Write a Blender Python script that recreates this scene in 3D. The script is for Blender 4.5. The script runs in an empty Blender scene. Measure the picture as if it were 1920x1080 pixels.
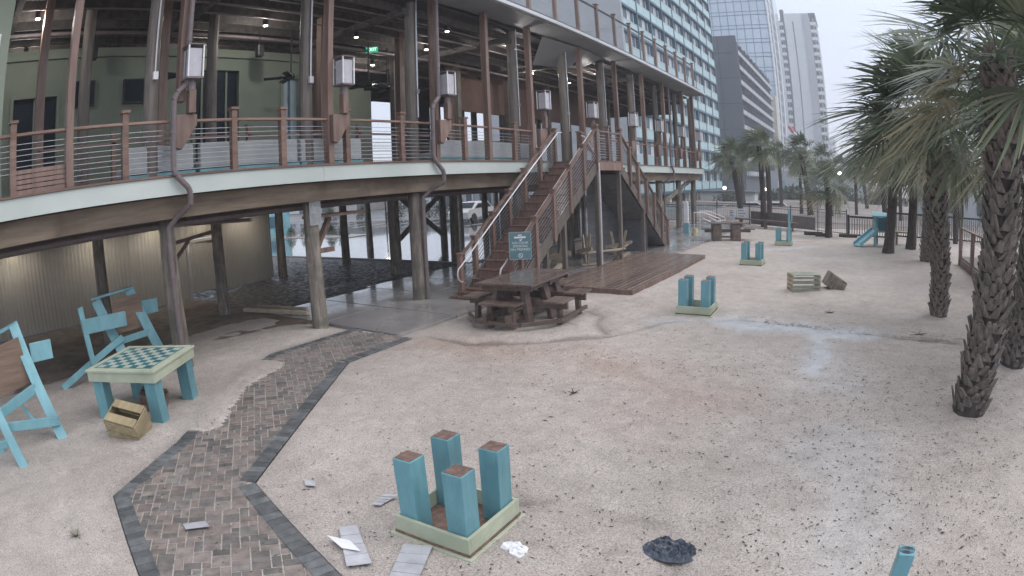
import bpy, math, random
import numpy as np
from mathutils import Vector, Matrix, noise
R = math.radians
random.seed(7)
S = bpy.context.scene
COL = S.collection

# ------------------------------------------------------------------ camera
cd = bpy.data.cameras.new('camera')
cam = bpy.data.objects.new('camera', cd)
COL.objects.link(cam)
S.camera = cam
cd.type = 'PANO'                       # the photograph is a wide security-camera lens with barrel distortion
cd.panorama_type = 'FISHEYE_LENS_POLYNOMIAL'
cd.sensor_fit = 'HORIZONTAL'
cd.sensor_width = 36.0
cd.sensor_height = 20.25
LF = 20.9986
cd.fisheye_polynomial_k0 = 0
cd.fisheye_polynomial_k1 = -1 / LF
cd.fisheye_polynomial_k2 = 0
cd.fisheye_polynomial_k3 = -0.10158 / LF ** 3
cd.fisheye_polynomial_k4 = 0
cd.fisheye_fov = math.pi
cd.clip_start = 0.05
cd.clip_end = 5000
cam.matrix_world = (Matrix.Translation((0, 0, 2.7)) @ Matrix.Rotation(0.586899, 4, 'Z')
                    @ Matrix.Rotation(math.pi / 2 - 0.177188, 4, 'X') @ Matrix.Rotation(-0.0459635, 4, 'Z'))

# ------------------------------------------------------------------ sky, sun, exposure
SUN_EL, SUN_ROT = R(48), R(60)
W = bpy.data.worlds.new('World')
S.world = W
W.use_nodes = True
wn = W.node_tree
wn.nodes.clear()
sky = wn.nodes.new('ShaderNodeTexSky')
sky.sky_type = 'NISHITA'
sky.sun_disc = False
sky.sun_elevation = SUN_EL
sky.sun_rotation = SUN_ROT
sky.air_density = 1.0
sky.dust_density = 3.0
bg1 = wn.nodes.new('ShaderNodeBackground')
bg1.inputs['Strength'].default_value = 0.05
wn.links.new(sky.outputs[0], bg1.inputs[0])
tc = wn.nodes.new('ShaderNodeTexCoord')
sep = wn.nodes.new('ShaderNodeSeparateXYZ')
wn.links.new(tc.outputs['Generated'], sep.inputs[0])
cl = wn.nodes.new('ShaderNodeTexNoise')
cl.inputs['Scale'].default_value = 1.6
cl.inputs['Detail'].default_value = 5
wn.links.new(tc.outputs['Generated'], cl.inputs['Vector'])
ramp = wn.nodes.new('ShaderNodeValToRGB')
ramp.color_ramp.elements[0].position = 0.0
ramp.color_ramp.elements[0].color = (0.50, 0.54, 0.64, 1)
ramp.color_ramp.elements[1].position = 1.0
ramp.color_ramp.elements[1].color = (1.42, 1.38, 1.34, 1)
e_ = ramp.color_ramp.elements.new(0.42); e_.color = (0.60, 0.645, 0.75, 1)
add = wn.nodes.new('ShaderNodeMath'); add.operation = 'MULTIPLY_ADD'
wn.links.new(cl.outputs['Fac'], add.inputs[0]); add.inputs[1].default_value = 0.55
wn.links.new(sep.outputs['Z'], add.inputs[2])
sb = wn.nodes.new('ShaderNodeMath'); sb.operation = 'SUBTRACT'; sb.inputs[1].default_value = 0.25
wn.links.new(add.outputs[0], sb.inputs[0])
wn.links.new(sb.outputs[0], ramp.inputs[0])
bg2 = wn.nodes.new('ShaderNodeBackground')       # the overcast cloud sheet
bg2.inputs['Strength'].default_value = 0.92
wn.links.new(ramp.outputs[0], bg2.inputs[0])
ad = wn.nodes.new('ShaderNodeAddShader')
wn.links.new(bg1.outputs[0], ad.inputs[0]); wn.links.new(bg2.outputs[0], ad.inputs[1])
wo = wn.nodes.new('ShaderNodeOutputWorld')
wn.links.new(ad.outputs[0], wo.inputs[0])

sl = bpy.data.lights.new('sun', 'SUN')
sl.energy = 0.7
sl.angle = R(40)
sl.color = (1.0, 0.96, 0.92)
so = bpy.data.objects.new('sun', sl)
COL.objects.link(so)
so.rotation_euler = (math.pi / 2 - SUN_EL, 0, math.pi - SUN_ROT)
S.view_settings.view_transform = 'Standard'
S.view_settings.look = 'None'
S.view_settings.exposure = 0.40
S.view_settings.gamma = 1.0
S.view_settings.use_curve_mapping = False
S.render.engine = 'CYCLES'
HAZE = 0.0016
S.cycles.volume_bounces = 1
S.cycles.max_bounces = 7
S.cycles.diffuse_bounces = 4
S.cycles.transparent_max_bounces = 16
S.cycles.use_denoising = True
S.cycles.sample_clamp_indirect = 4.0

# ------------------------------------------------------------------ materials
def nmat(name):
    m = bpy.data.materials.new(name)
    m.use_nodes = True
    nt = m.node_tree
    b = nt.nodes['Principled BSDF']
    return m, nt, b

def setspec(b, v):
    if 'Specular IOR Level' in b.inputs: b.inputs['Specular IOR Level'].default_value = v

def rough(name, c1, c2, scale=6, rgh=0.6, r2=None, stretch=(1, 1, 1), bump=0.0, bscale=None, metal=0.0, detail=6, rand=0.12, spec=0.5, c3=None, coat=0, wear=None):
    """a two-tone procedural surface: big noise between two colours, fine grain, wet/dry roughness patches"""
    m, nt, b = nmat(name)
    N, L = nt.nodes, nt.links
    t = N.new('ShaderNodeTexCoord'); mp = N.new('ShaderNodeMapping')
    mp.inputs['Scale'].default_value = stretch
    L.new(t.outputs['Object'], mp.inputs[0])
    n = N.new('ShaderNodeTexNoise'); n.inputs['Scale'].default_value = scale; n.inputs['Detail'].default_value = detail
    n.inputs['Roughness'].default_value = 0.65
    L.new(mp.outputs[0], n.inputs['Vector'])
    cr = N.new('ShaderNodeValToRGB')
    cr.color_ramp.elements[0].position = 0.3; cr.color_ramp.elements[0].color = (*c1, 1)
    cr.color_ramp.elements[1].position = 0.7; cr.color_ramp.elements[1].color = (*c2, 1)
    L.new(n.outputs['Fac'], cr.inputs[0])
    col = cr.outputs[0]
    if c3:
        n3 = N.new('ShaderNodeTexNoise'); n3.inputs['Scale'].default_value = scale * 0.23; n3.inputs['Detail'].default_value = 4
        L.new(t.outputs['Object'], n3.inputs['Vector'])
        r3 = N.new('ShaderNodeValToRGB'); r3.color_ramp.elements[0].position = 0.5; r3.color_ramp.elements[1].position = 0.68
        L.new(n3.outputs['Fac'], r3.inputs[0])
        mx = N.new('ShaderNodeMix'); mx.data_type = 'RGBA'
        L.new(r3.outputs[0], mx.inputs['Factor']); L.new(col, mx.inputs['A']); mx.inputs['B'].default_value = (*c3, 1)
        col = mx.outputs['Result']
    if wear:
        nw_ = N.new('ShaderNodeTexNoise'); nw_.inputs['Scale'].default_value = 26; nw_.inputs['Detail'].default_value = 8; nw_.inputs['Roughness'].default_value = .75; L.new(mp.outputs[0], nw_.inputs['Vector'])
        rw = N.new('ShaderNodeValToRGB'); rw.color_ramp.elements[0].position = wear[1]; rw.color_ramp.elements[1].position = wear[1] + .05; L.new(nw_.outputs['Fac'], rw.inputs[0])
        mw = N.new('ShaderNodeMix'); mw.data_type = 'RGBA'; L.new(rw.outputs[0], mw.inputs['Factor']); L.new(col, mw.inputs['A']); mw.inputs['B'].default_value = (*wear[0], 1)
        col = mw.outputs['Result']
    if rand:
        oi = N.new('ShaderNodeObjectInfo')
        mr = N.new('ShaderNodeMapRange'); mr.inputs['To Min'].default_value = 1 - rand; mr.inputs['To Max'].default_value = 1 + rand
        L.new(oi.outputs['Random'], mr.inputs[0])
        hs = N.new('ShaderNodeHueSaturation'); L.new(mr.outputs[0], hs.inputs['Value']); L.new(col, hs.inputs['Color'])
        col = hs.outputs[0]
    L.new(col, b.inputs['Base Color'])
    b.inputs['Metallic'].default_value = metal
    setspec(b, spec)
    if coat: b.inputs['Coat Weight'].default_value = coat; b.inputs['Coat Roughness'].default_value = .05; b.inputs['Coat IOR'].default_value = 1.6
    if r2 is None:
        b.inputs['Roughness'].default_value = rgh
    else:
        n2 = N.new('ShaderNodeTexNoise'); n2.inputs['Scale'].default_value = scale * 0.4; n2.inputs['Detail'].default_value = 4
        L.new(t.outputs['Object'], n2.inputs['Vector'])
        m2 = N.new('ShaderNodeMapRange'); m2.inputs['From Min'].default_value = 0.38; m2.inputs['From Max'].default_value = 0.62
        m2.inputs['To Min'].default_value = rgh; m2.inputs['To Max'].default_value = r2
        L.new(n2.outputs['Fac'], m2.inputs[0]); L.new(m2.outputs[0], b.inputs['Roughness'])
    if bump:
        nb = N.new('ShaderNodeTexNoise'); nb.inputs['Scale'].default_value = bscale or scale * 4; nb.inputs['Detail'].default_value = 6
        L.new(mp.outputs[0], nb.inputs['Vector'])
        bm = N.new('ShaderNodeBump'); bm.inputs['Strength'].default_value = bump; bm.inputs['Distance'].default_value = 0.02
        L.new(nb.outputs['Fac'], bm.inputs['Height']); L.new(bm.outputs[0], b.inputs['Normal'])
    return m

M = {}
WX = (1, 1, 0.12)     # grain along Z
WY = (1, 0.1, 1)      # grain along Y
M['pile'] = rough('pile_wood', (.075, .060, .048), (.36, .32, .275), 11, .55, .85, WX, 1.0, 24, c3=(.13, .125, .10))
M['post'] = rough('post_wood', (.10, .085, .075), (.20, .175, .155), 8, .4, .7, WX, .4, 25)
M['rust'] = rough('stained_post', (.135, .083, .066), (.27, .185, .155), 7, .35, .6, WX, .4, 25, rand=.2)
M['rail'] = rough('stained_rail', (.14, .082, .062), (.27, .175, .14), 8, .35, .6, WY, .4, 25, rand=.2)
M['tread'] = rough('stained_board', (.085, .052, .042), (.19, .12, .10), 6, .22, .5, (.15, 1, 1), .3, 20, rand=.15)
M['bigbeam'] = rough('beam_wood', (.10, .075, .055), (.26, .205, .15), 5, .6, .8, WY, .5, 20, c3=(.12, .085, .06))
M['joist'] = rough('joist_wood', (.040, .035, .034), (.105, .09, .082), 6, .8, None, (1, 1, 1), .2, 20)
M['fascia'] = rough('fascia_board', (.50, .56, .54), (.62, .67, .645), 1.2, .42, .6, (1, .3, 1), 0, rand=.02, c3=(.47, .53, .50))
M['ptable'] = rough('picnic_wood', (.085, .062, .052), (.19, .14, .12), 6, .25, .5, WY, .4, 22, rand=.15)
M['ptop'] = rough('picnic_wet_top', (.07, .052, .046), (.15, .115, .10), 4, .07, .28, WY, .15, 22, rand=0)
M['deckb'] = rough('wet_deck_board', (.085, .065, .056), (.19, .15, .13), 4, .10, .32, WY, .25, 18, rand=0)
M['rawwood'] = rough('raw_wood', (.34, .27, .20), (.52, .44, .34), 7, .55, .75, (1, 1, 1), .3, 30)
M['crate'] = rough('weathered_pale_board', (.20, .165, .10), (.40, .33, .20), 9, .4, .65, (1, .2, 1), .3, 30)
M['brownb'] = rough('brown_boards', (.13, .09, .065), (.26, .18, .13), 7, .5, .7, (1, .12, 1), .5, 18)
M['crate2'] = rough('grey_green_board', (.22, .24, .19), (.36, .38, .31), 6, .4, .6, (1, .2, 1), .3, 30)
M['teal'] = rough('teal_paint', (.11, .27, .32), (.165, .37, .42), 7, .35, .6, (1, 1, .22), .35, 30, rand=.09, c3=(.10, .235, .28), wear=((.16, .17, .15), .64))
M['teallt'] = rough('light_teal_paint', (.155, .36, .42), (.235, .46, .52), 6, .35, .6, (1, 1, .4), .35, 30, rand=.07, c3=(.14, .31, .36), wear=((.20, .20, .17), .64))
M['mint'] = rough('mint_paint', (.40, .44, .33), (.51, .55, .43), 5, .4, .6, (1, 1, 1), .3, 30, rand=.05, c3=(.33, .37, .27), wear=((.16, .13, .10), .65))
M['endgrain'] = rough('end_grain', (.085, .05, .042), (.24, .155, .125), 14, .5, .7, (1, 1, 1), .3, 40)
M['metal'] = rough('galvanised_metal', (.40, .42, .44), (.55, .57, .60), 12, .28, .5, metal=.85, rand=.05)
M['pipew'] = rough('painted_pipe', (.60, .58, .60), (.75, .73, .76), 10, .3, metal=.3, rand=.03)
M['downsp'] = rough('downspout_paint', (.14, .11, .115), (.20, .165, .17), 8, .35, .55, rand=.05)
M['iron'] = rough('black_iron', (.012, .012, .016), (.03, .03, .035), 8, .4, rand=0)
M['cable'] = rough('steel_cable', (.30, .30, .32), (.45, .45, .48), 20, .3, metal=.8, rand=0)
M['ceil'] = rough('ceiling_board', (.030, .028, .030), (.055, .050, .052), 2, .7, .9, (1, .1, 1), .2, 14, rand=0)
M['soffit'] = rough('soffit_panel', (.20, .21, .225), (.27, .28, .295), 1.0, .5, .7, rand=0)
M['gutter'] = rough('gutter_metal', (.42, .44, .46), (.60, .62, .64), 2, .3, .5, (1, .1, 1), metal=.5, rand=0)
M['roofb'] = rough('roof_board', (.10, .105, .115), (.19, .195, .21), 4, .4, .7, (1, .05, 6), 0, rand=0)
M['green'] = rough('sage_wall', (.205, .24, .192), (.25, .285, .23), 1.2, .7, .85, rand=.02, c3=(.185, .22, .177))
M['brown'] = rough('brown_wall', (.16, .095, .078), (.21, .13, .105), 1.5, .7, .85, rand=.02)
M['tan'] = rough('tan_corrugated', (.37, .352, .32), (.44, .42, .385), .9, .6, .8, (1, 1, .3), rand=.02, c3=(.34, .315, .275))
M['conc'] = rough('wet_concrete', (.22, .212, .21), (.36, .35, .345), 1.1, .07, .45, (1, 1, 1), .06, 40, rand=0, c3=(.17, .16, .16), coat=.35)
M['kerb'] = rough('kerb_concrete', (.24, .23, .22), (.36, .34, .33), 4, .4, .7, rand=0, bump=.2)
M['asph'] = rough('wet_asphalt', (.06, .062, .068), (.12, .123, .13), .5, .03, .20, (1, 1, 1), .10, 60, rand=0, spec=.9, coat=1)
M['asphf'] = rough('street_asphalt', (.09, .09, .095), (.15, .15, .155), .2, .25, .5, rand=0)
M['mulch'] = rough('dark_mulch', (.02, .019, .02), (.19, .183, .183), 16, .3, .9, bump=1.0, bscale=30, rand=0, c3=(.04, .034, .03))
M['gapglint'] = rough('pale_gap_glint', (.50, .47, .45), (.62, .59, .57), 12, .3, .5, rand=0)  # pale tone standing in for sky glints between platform boards
M['dirt'] = rough('damp_soil', (.08, .066, .054), (.23, .19, .155), 2.5, .7, .95, bump=.7, bscale=14, rand=0, c3=(.085, .058, .045))
M['gnd'] = rough('far_ground', (.17, .15, .14), (.27, .245, .235), .25, .7, .9, rand=0, bump=.1)
M['white'] = rough('white_plaster', (.58, .60, .62), (.68, .70, .72), .6, .6, rand=.05)
M['cream'] = rough('cream_plaster', (.42, .40, .36), (.52, .50, .45), .6, .6, rand=.08)
M['mutedw'] = rough('hotel_side_panel', (.33, .355, .375), (.40, .425, .445), .5, .55, rand=.02)
M['hpanel'] = rough('aqua_panel', (.36, .52, .56), (.46, .62, .65), .6, .4, .55, rand=.05)
M['hframe'] = rough('blue_slab', (.03, .10, .15), (.05, .14, .20), 2, .4, rand=0)
M['hglass'] = rough('hotel_glass', (.05, .07, .10), (.13, .18, .22), .5, .12, .25, rand=.5, spec=.8)
M['curtain'] = rough('curtain', (.40, .44, .48), (.62, .66, .70), 2, .7, stretch=(4, 4, .1), rand=.3)
M['greyb'] = rough('grey_render', (.075, .095, .12), (.10, .12, .145), .15, .6, .8, rand=.02, c3=(.065, .085, .11))
M['greyw'] = rough('dark_window', (.04, .055, .075), (.09, .11, .13), .5, .2, .3, rand=.3)
M['gglass'] = rough('curtain_wall_glass', (.34, .43, .52), (.50, .58, .66), .05, .08, .16, rand=0, spec=1.0, metal=.3)
M['wtower'] = rough('tower_render', (.60, .63, .65), (.68, .71, .73), .1, .6, rand=0)
M['wtower2'] = rough('tower_grey_render', (.36, .39, .43), (.42, .45, .49), .1, .6, rand=0)
M['seat'] = rough('grey_cushion', (.36, .39, .40), (.46, .49, .50), 3, .7, .85, rand=.05, bump=.1)
M['tvblk'] = rough('screen_glass', (.006, .012, .020), (.016, .028, .04), 2, .35, .5, rand=0, spec=.15)
M['blkpl'] = rough('black_plastic', (.012, .012, .014), (.03, .03, .033), 5, .4, rand=0)
M['lampgl'] = rough('frosted_panel', (.42, .42, .46), (.55, .55, .60), 3, .25, .4, rand=.05)
M['tealsign'] = rough('teal_sign', (.10, .20, .23), (.13, .25, .28), 5, .35, rand=0)
M['signw'] = rough('sign_white', (.74, .75, .78), (.84, .85, .88), 5, .4, rand=0)
M['textd'] = rough('sign_ink', (.06, .06, .09), (.10, .10, .13), 5, .5, rand=0)
M['bark'] = rough('palm_bark', (.018, .015, .014), (.08, .065, .058), 14, .8, .95, (1, 1, .4), .8, 30, rand=.1)
M['boot'] = rough('palm_boot', (.045, .038, .036), (.27, .23, .205), 16, .7, .9, (1, 1, .3), .5, 40, rand=.15)
M['stem'] = rough('palm_stalk', (.09, .12, .06), (.19, .22, .13), 5, .4, .6, rand=.1)
M['shrub'] = rough('shrub_leaf', (.018, .035, .018), (.055, .085, .045), 3, .5, .7, rand=.2)
M['car'] = rough('car_paint', (.60, .61, .63), (.66, .67, .69), 3, .2, rand=.2)
M['meshscr'] = rough('fence_mesh', (.13, .12, .12), (.18, .165, .165), 2, .8, rand=0)
M['plastic'] = rough('pale_sheet', (.33, .34, .37), (.52, .53, .57), 5, .3, .5, rand=.08)
M['bag'] = rough('dark_plastic_bag', (.03, .038, .055), (.10, .12, .16), 7, .12, .35, rand=0)
M['leafd'] = rough('dry_leaf_bits', (.012, .011, .011), (.07, .06, .052), 30, .7, rand=0)
M['yellow'] = rough('yellow_plastic', (.55, .50, .22), (.65, .60, .30), 5, .4, rand=0)
M['red'] = rough('red_paint', (.45, .05, .05), (.55, .08, .07), 5, .4, rand=0)

def leafmat(name, c1, c2, c3):
    m, nt, b = nmat(name)
    N, L = nt.nodes, nt.links
    at = N.new('ShaderNodeAttribute'); at.attribute_name = 'tint'
    cr = N.new('ShaderNodeValToRGB')
    cr.color_ramp.elements[0].position = 0; cr.color_ramp.elements[0].color = (*c1, 1)
    cr.color_ramp.elements[1].position = 1; cr.color_ramp.elements[1].color = (*c3, 1)
    e = cr.color_ramp.elements.new(.55); e.color = (*c2, 1)
    L.new(at.outputs['Fac'], cr.inputs[0]); L.new(cr.outputs[0], b.inputs['Base Color'])
    b.inputs['Roughness'].default_value = .38
    tr = N.new('ShaderNodeBsdfTranslucent'); L.new(cr.outputs[0], tr.inputs[0])
    mx = N.new('ShaderNodeMixShader'); mx.inputs[0].default_value = .25
    out = [n for n in N if n.type == 'OUTPUT_MATERIAL'][0]
    L.new(b.outputs[0], mx.inputs[1]); L.new(tr.outputs[0], mx.inputs[2]); L.new(mx.outputs[0], out.inputs[0])
    return m
M['frond'] = leafmat('palm_leaf', (.062, .09, .056), (.165, .20, .13), (.37, .33, .23))

def emis(name, c, s):
    m, nt, b = nmat(name)
    b.inputs['Base Color'].default_value = (*c, 1)
    b.inputs['Emission Color'].default_value = (*c, 1)
    b.inputs['Emission Strength'].default_value = s
    return m
M['lamp'] = emis('lamp_glow', (1, .96, .9), 6)
M['warm'] = emis('warm_tube', (1, .88, .62), 6)
M['exitg'] = emis('exit_green', (.03, .45, .26), .7)
M['exitw'] = emis('exit_letter', (.7, 1, .85), 1.6)

def glassmat():
    m, nt, b = nmat('clear_window')
    b.inputs['Base Color'].default_value = (.35, .45, .5, 1)
    b.inputs['Roughness'].default_value = .1
    return m
M['bluewin'] = glassmat()

# sand: colour, wet mask with painted sky sheen and fine grain
def sandmat():
    m, nt, b = nmat('beach_sand')
    N, L = nt.nodes, nt.links
    t = N.new('ShaderNodeTexCoord')
    def nz(s, d=6, r=.6):
        n = N.new('ShaderNodeTexNoise'); n.inputs['Scale'].default_value = s; n.inputs['Detail'].default_value = d; n.inputs['Roughness'].default_value = r
        L.new(t.outputs['Object'], n.inputs['Vector']); return n.outputs['Fac']
    def rmp(f, p0, p1, c0, c1):
        c = N.new('ShaderNodeValToRGB'); c.color_ramp.elements[0].position = p0; c.color_ramp.elements[1].position = p1
        c.color_ramp.elements[0].color = (*c0, 1); c.color_ramp.elements[1].color = (*c1, 1); L.new(f, c.inputs[0]); return c.outputs[0]
    def mix(f, a, bb, mode='MIX'):
        x = N.new('ShaderNodeMix'); x.data_type = 'RGBA'; x.blend_type = mode
        if isinstance(f, (int, float)): x.inputs['Factor'].default_value = f
        else: L.new(f, x.inputs['Factor'])
        L.new(a, x.inputs['A'])
        if isinstance(bb, tuple): x.inputs['B'].default_value = (*bb, 1)
        else: L.new(bb, x.inputs['B'])
        return x.outputs['Result']
    base = rmp(nz(.45, 5), .35, .68, (.425, .385, .358), (.53, .49, .463))
    grain = rmp(nz(60, 3, .8), .38, .62, (.62, .62, .62), (1.2, 1.19, 1.18))
    c = mix(1.0, base, grain, 'MULTIPLY')
    mid = rmp(nz(3.2, 8, .78), .36, .64, (.82, .81, .805), (1.07, 1.065, 1.06))
    c = mix(1.0, c, mid, 'MULTIPLY')
    # peppering of tiny shell and leaf grit
    v = N.new('ShaderNodeTexVoronoi'); v.inputs['Scale'].default_value = 34; L.new(t.outputs['Object'], v.inputs['Vector'])
    sp = rmp(v.outputs['Distance'], .10, .19, (1, 1, 1), (0, 0, 0))
    gate = rmp(nz(9, 4, .7), .46, .56, (0, 0, 0), (1, 1, 1))
    sg = mix(1.0, sp, gate, 'MULTIPLY')
    c = mix(sg, c, (.075, .065, .06))
    at = N.new('ShaderNodeAttribute'); at.attribute_name = 'wet'
    sepc = N.new('ShaderNodeSeparateColor'); L.new(at.outputs['Color'], sepc.inputs[0])
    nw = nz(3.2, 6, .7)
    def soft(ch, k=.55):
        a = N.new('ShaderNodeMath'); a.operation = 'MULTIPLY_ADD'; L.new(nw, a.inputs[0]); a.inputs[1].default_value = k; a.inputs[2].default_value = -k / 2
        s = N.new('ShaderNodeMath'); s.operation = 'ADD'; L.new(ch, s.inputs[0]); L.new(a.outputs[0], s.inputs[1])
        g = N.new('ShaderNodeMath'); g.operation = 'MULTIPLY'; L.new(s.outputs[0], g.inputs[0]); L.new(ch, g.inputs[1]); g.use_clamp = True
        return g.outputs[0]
    dark = soft(sepc.outputs[0]); film_sheen = soft(sepc.outputs[1]); redd = soft(sepc.outputs[2])
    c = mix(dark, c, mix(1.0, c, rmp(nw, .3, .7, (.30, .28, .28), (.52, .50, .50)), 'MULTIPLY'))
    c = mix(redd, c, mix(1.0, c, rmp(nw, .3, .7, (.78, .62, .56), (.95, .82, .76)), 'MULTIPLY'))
    c = mix(film_sheen, c, rmp(nw, .3, .7, (.36, .39, .42), (.56, .60, .64)))  # paler blue-grey paints the sky's reflection onto the wet sand
    L.new(c, b.inputs['Base Color'])
    rg = N.new('ShaderNodeMath'); rg.operation = 'MULTIPLY_ADD'; L.new(film_sheen, rg.inputs[0]); rg.inputs[1].default_value = -.50; rg.inputs[2].default_value = .72
    rg.use_clamp = True
    r2 = N.new('ShaderNodeMath'); r2.operation = 'MULTIPLY_ADD'; L.new(dark, r2.inputs[0]); r2.inputs[1].default_value = -.25; L.new(rg.outputs[0], r2.inputs[2])
    L.new(r2.outputs[0], b.inputs['Roughness'])
    bm = N.new('ShaderNodeBump'); bm.inputs['Strength'].default_value = .75; bm.inputs['Distance'].default_value = .035
    h = N.new('ShaderNodeMath'); h.operation = 'MULTIPLY_ADD'; L.new(nz(55, 4, .8), h.inputs[0]); h.inputs[1].default_value = .25
    L.new(nz(7, 6, .65), h.inputs[2])
    fb = N.new('ShaderNodeMath'); fb.operation = 'MULTIPLY_ADD'; L.new(film_sheen, fb.inputs[0]); fb.inputs[1].default_value = -.72; fb.inputs[2].default_value = .75; L.new(fb.outputs[0], bm.inputs['Strength'])
    L.new(h.outputs[0], bm.inputs['Height']); L.new(bm.outputs[0], b.inputs['Normal'])
    return m
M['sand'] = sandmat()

def attrmat(name, rg, bump):
    m, nt, b = nmat(name)
    N, L = nt.nodes, nt.links
    at = N.new('ShaderNodeAttribute'); at.attribute_name = 'col'
    t = N.new('ShaderNodeTexCoord'); n = N.new('ShaderNodeTexNoise'); n.inputs['Scale'].default_value = 9; n.inputs['Detail'].default_value = 8
    L.new(t.outputs['Object'], n.inputs['Vector'])
    cr = N.new('ShaderNodeValToRGB'); cr.color_ramp.elements[0].position = .3; cr.color_ramp.elements[1].position = .7
    cr.color_ramp.elements[0].color = (.65, .65, .65, 1); cr.color_ramp.elements[1].color = (1.2, 1.18, 1.15, 1); L.new(n.outputs['Fac'], cr.inputs[0])
    x = N.new('ShaderNodeMix'); x.data_type = 'RGBA'; x.blend_type = 'MULTIPLY'; x.inputs['Factor'].default_value = 1
    L.new(at.outputs['Color'], x.inputs['A']); L.new(cr.outputs[0], x.inputs['B'])
    L.new(x.outputs['Result'], b.inputs['Base Color'])
    b.inputs['Roughness'].default_value = rg
    n2 = N.new('ShaderNodeTexNoise'); n2.inputs['Scale'].default_value = 60; L.new(t.outputs['Object'], n2.inputs['Vector'])
    bm = N.new('ShaderNodeBump'); bm.inputs['Strength'].default_value = bump; bm.inputs['Distance'].default_value = .01
    L.new(n2.outputs['Fac'], bm.inputs['Height']); L.new(bm.outputs[0], b.inputs['Normal'])
    return m
M['paver'] = attrmat('paver_stone', .42, .4)
M['wetboard'] = attrmat('wet_platform_board', .16, .15)

# ------------------------------------------------------------------ mesh building
def V(*a): return Vector(a)

class MB:
    def __init__(s): s.v = []; s.f = []; s.m = []; s.c = []; s.mi = 0; s.ci = None
    def face(s, idx): s.f.append(idx); s.m.append(s.mi); s.c.append(s.ci)
    def add(s, vs, fs):
        o = len(s.v); s.v += [tuple(p) for p in vs]
        for f in fs: s.face([i + o for i in f])
        return s
    def box(s, x0, x1, y0, y1, z0, z1):
        return s.add([(x0, y0, z0), (x1, y0, z0), (x1, y1, z0), (x0, y1, z0), (x0, y0, z1), (x1, y0, z1), (x1, y1, z1), (x0, y1, z1)],
                     [(0, 3, 2, 1), (4, 5, 6, 7), (0, 1, 5, 4), (1, 2, 6, 5), (2, 3, 7, 6), (3, 0, 4, 7)])
    def obox(s, c, ax, ay, az):          # centre and three half-axis vectors
        c, ax, ay, az = map(Vector, (c, ax, ay, az))
        vs = [c + ax * i + ay * j + az * k for k in (-1, 1) for (i, j) in ((-1, -1), (1, -1), (1, 1), (-1, 1))]
        return s.add(vs, [(0, 3, 2, 1), (4, 5, 6, 7), (0, 1, 5, 4), (1, 2, 6, 5), (2, 3, 7, 6), (3, 0, 4, 7)])
    def beam(s, p, q, w, h, up=(0, 0, 1)):   # board from p to q: w across, h along 'up'
        p, q = Vector(p), Vector(q); d = (q - p); u = Vector(up)
        side = d.cross(u)
        if side.length < 1e-6: side = d.cross(Vector((1, 0, 0)))
        side.normalize(); n = side.cross(d).normalized()
        return s.obox((p + q) / 2, d / 2, side * w / 2, n * h / 2)
    def cyl(s, p, q, r0, r1=None, n=10, caps=True, ph=0):
        r1 = r0 if r1 is None else r1
        p, q = Vector(p), Vector(q); d = (q - p).normalized()
        a = d.orthogonal().normalized(); b = d.cross(a)
        vs = []
        for c, r in ((p, r0), (q, r1)):
            for i in range(n):
                t = ph + 2 * math.pi * i / n; vs.append(c + (a * math.cos(t) + b * math.sin(t)) * r)
        fs = [(i, (i + 1) % n, n + (i + 1) % n, n + i) for i in range(n)]
        if caps: fs += [tuple(range(n))[::-1], tuple(range(n, 2 * n))]
        return s.add(vs, fs)
    def tube(s, pts, r, n=8):
        for a, b in zip(pts[:-1], pts[1:]): s.cyl(a, b, r, r, n)
        return s
    def poly(s, pts, z0, z1):            # extruded polygon
        n = len(pts)
        vs = [(x, y, z0) for x, y in pts] + [(x, y, z1) for x, y in pts]
        return s.add(vs, [tuple(range(n))[::-1], tuple(range(n, 2 * n))] + [(i, (i + 1) % n, n + (i + 1) % n, n + i) for i in range(n)])
    def ball(s, c, rx, ry, rz, nu=10, nv=6, jit=0):
        vs = []; c = Vector(c)
        for j in range(nv + 1):
            ph = math.pi * j / nv
            for i in range(nu):
                th = 2 * math.pi * i / nu; k = 1 + random.uniform(-jit, jit)
                vs.append(c + Vector((rx * math.sin(ph) * math.cos(th) * k, ry * math.sin(ph) * math.sin(th) * k, rz * math.cos(ph) * k)))
        return s.add(vs, [(j * nu + i, j * nu + (i + 1) % nu, (j + 1) * nu + (i + 1) % nu, (j + 1) * nu + i) for j in range(nv) for i in range(nu)])
    def build(s, name, mat, parent=None, bevel=0, smooth=False, attr='col'):
        off = Vector((0, 0, 0)); p = parent
        while p is not None: off += p.location; p = p.parent
        me = bpy.data.meshes.new(name)
        me.from_pydata([(a - off.x, b - off.y, c - off.z) for a, b, c in s.v], [], s.f)
        for mm in (mat if isinstance(mat, (list, tuple)) else [mat]): me.materials.append(mm)
        if any(s.m): me.polygons.foreach_set('material_index', s.m)
        if s.c and s.c[0] is not None:
            if isinstance(s.c[0], (float, int)):
                a = me.attributes.new(attr, 'FLOAT', 'FACE'); a.data.foreach_set('value', s.c)
            else:
                a = me.attributes.new(attr, 'FLOAT_COLOR', 'FACE'); a.data.foreach_set('color', [x for c in s.c for x in (*c, 1)])
        if smooth: me.polygons.foreach_set('use_smooth', [True] * len(s.f))
        me.validate(); me.update()
        o = bpy.data.objects.new(name, me); COL.objects.link(o)
        if parent is not None: o.parent = parent
        if bevel:
            md = o.modifiers.new('bevel', 'BEVEL'); md.width = bevel; md.segments = 2; md.limit_method = 'ANGLE'
        return o

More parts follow.
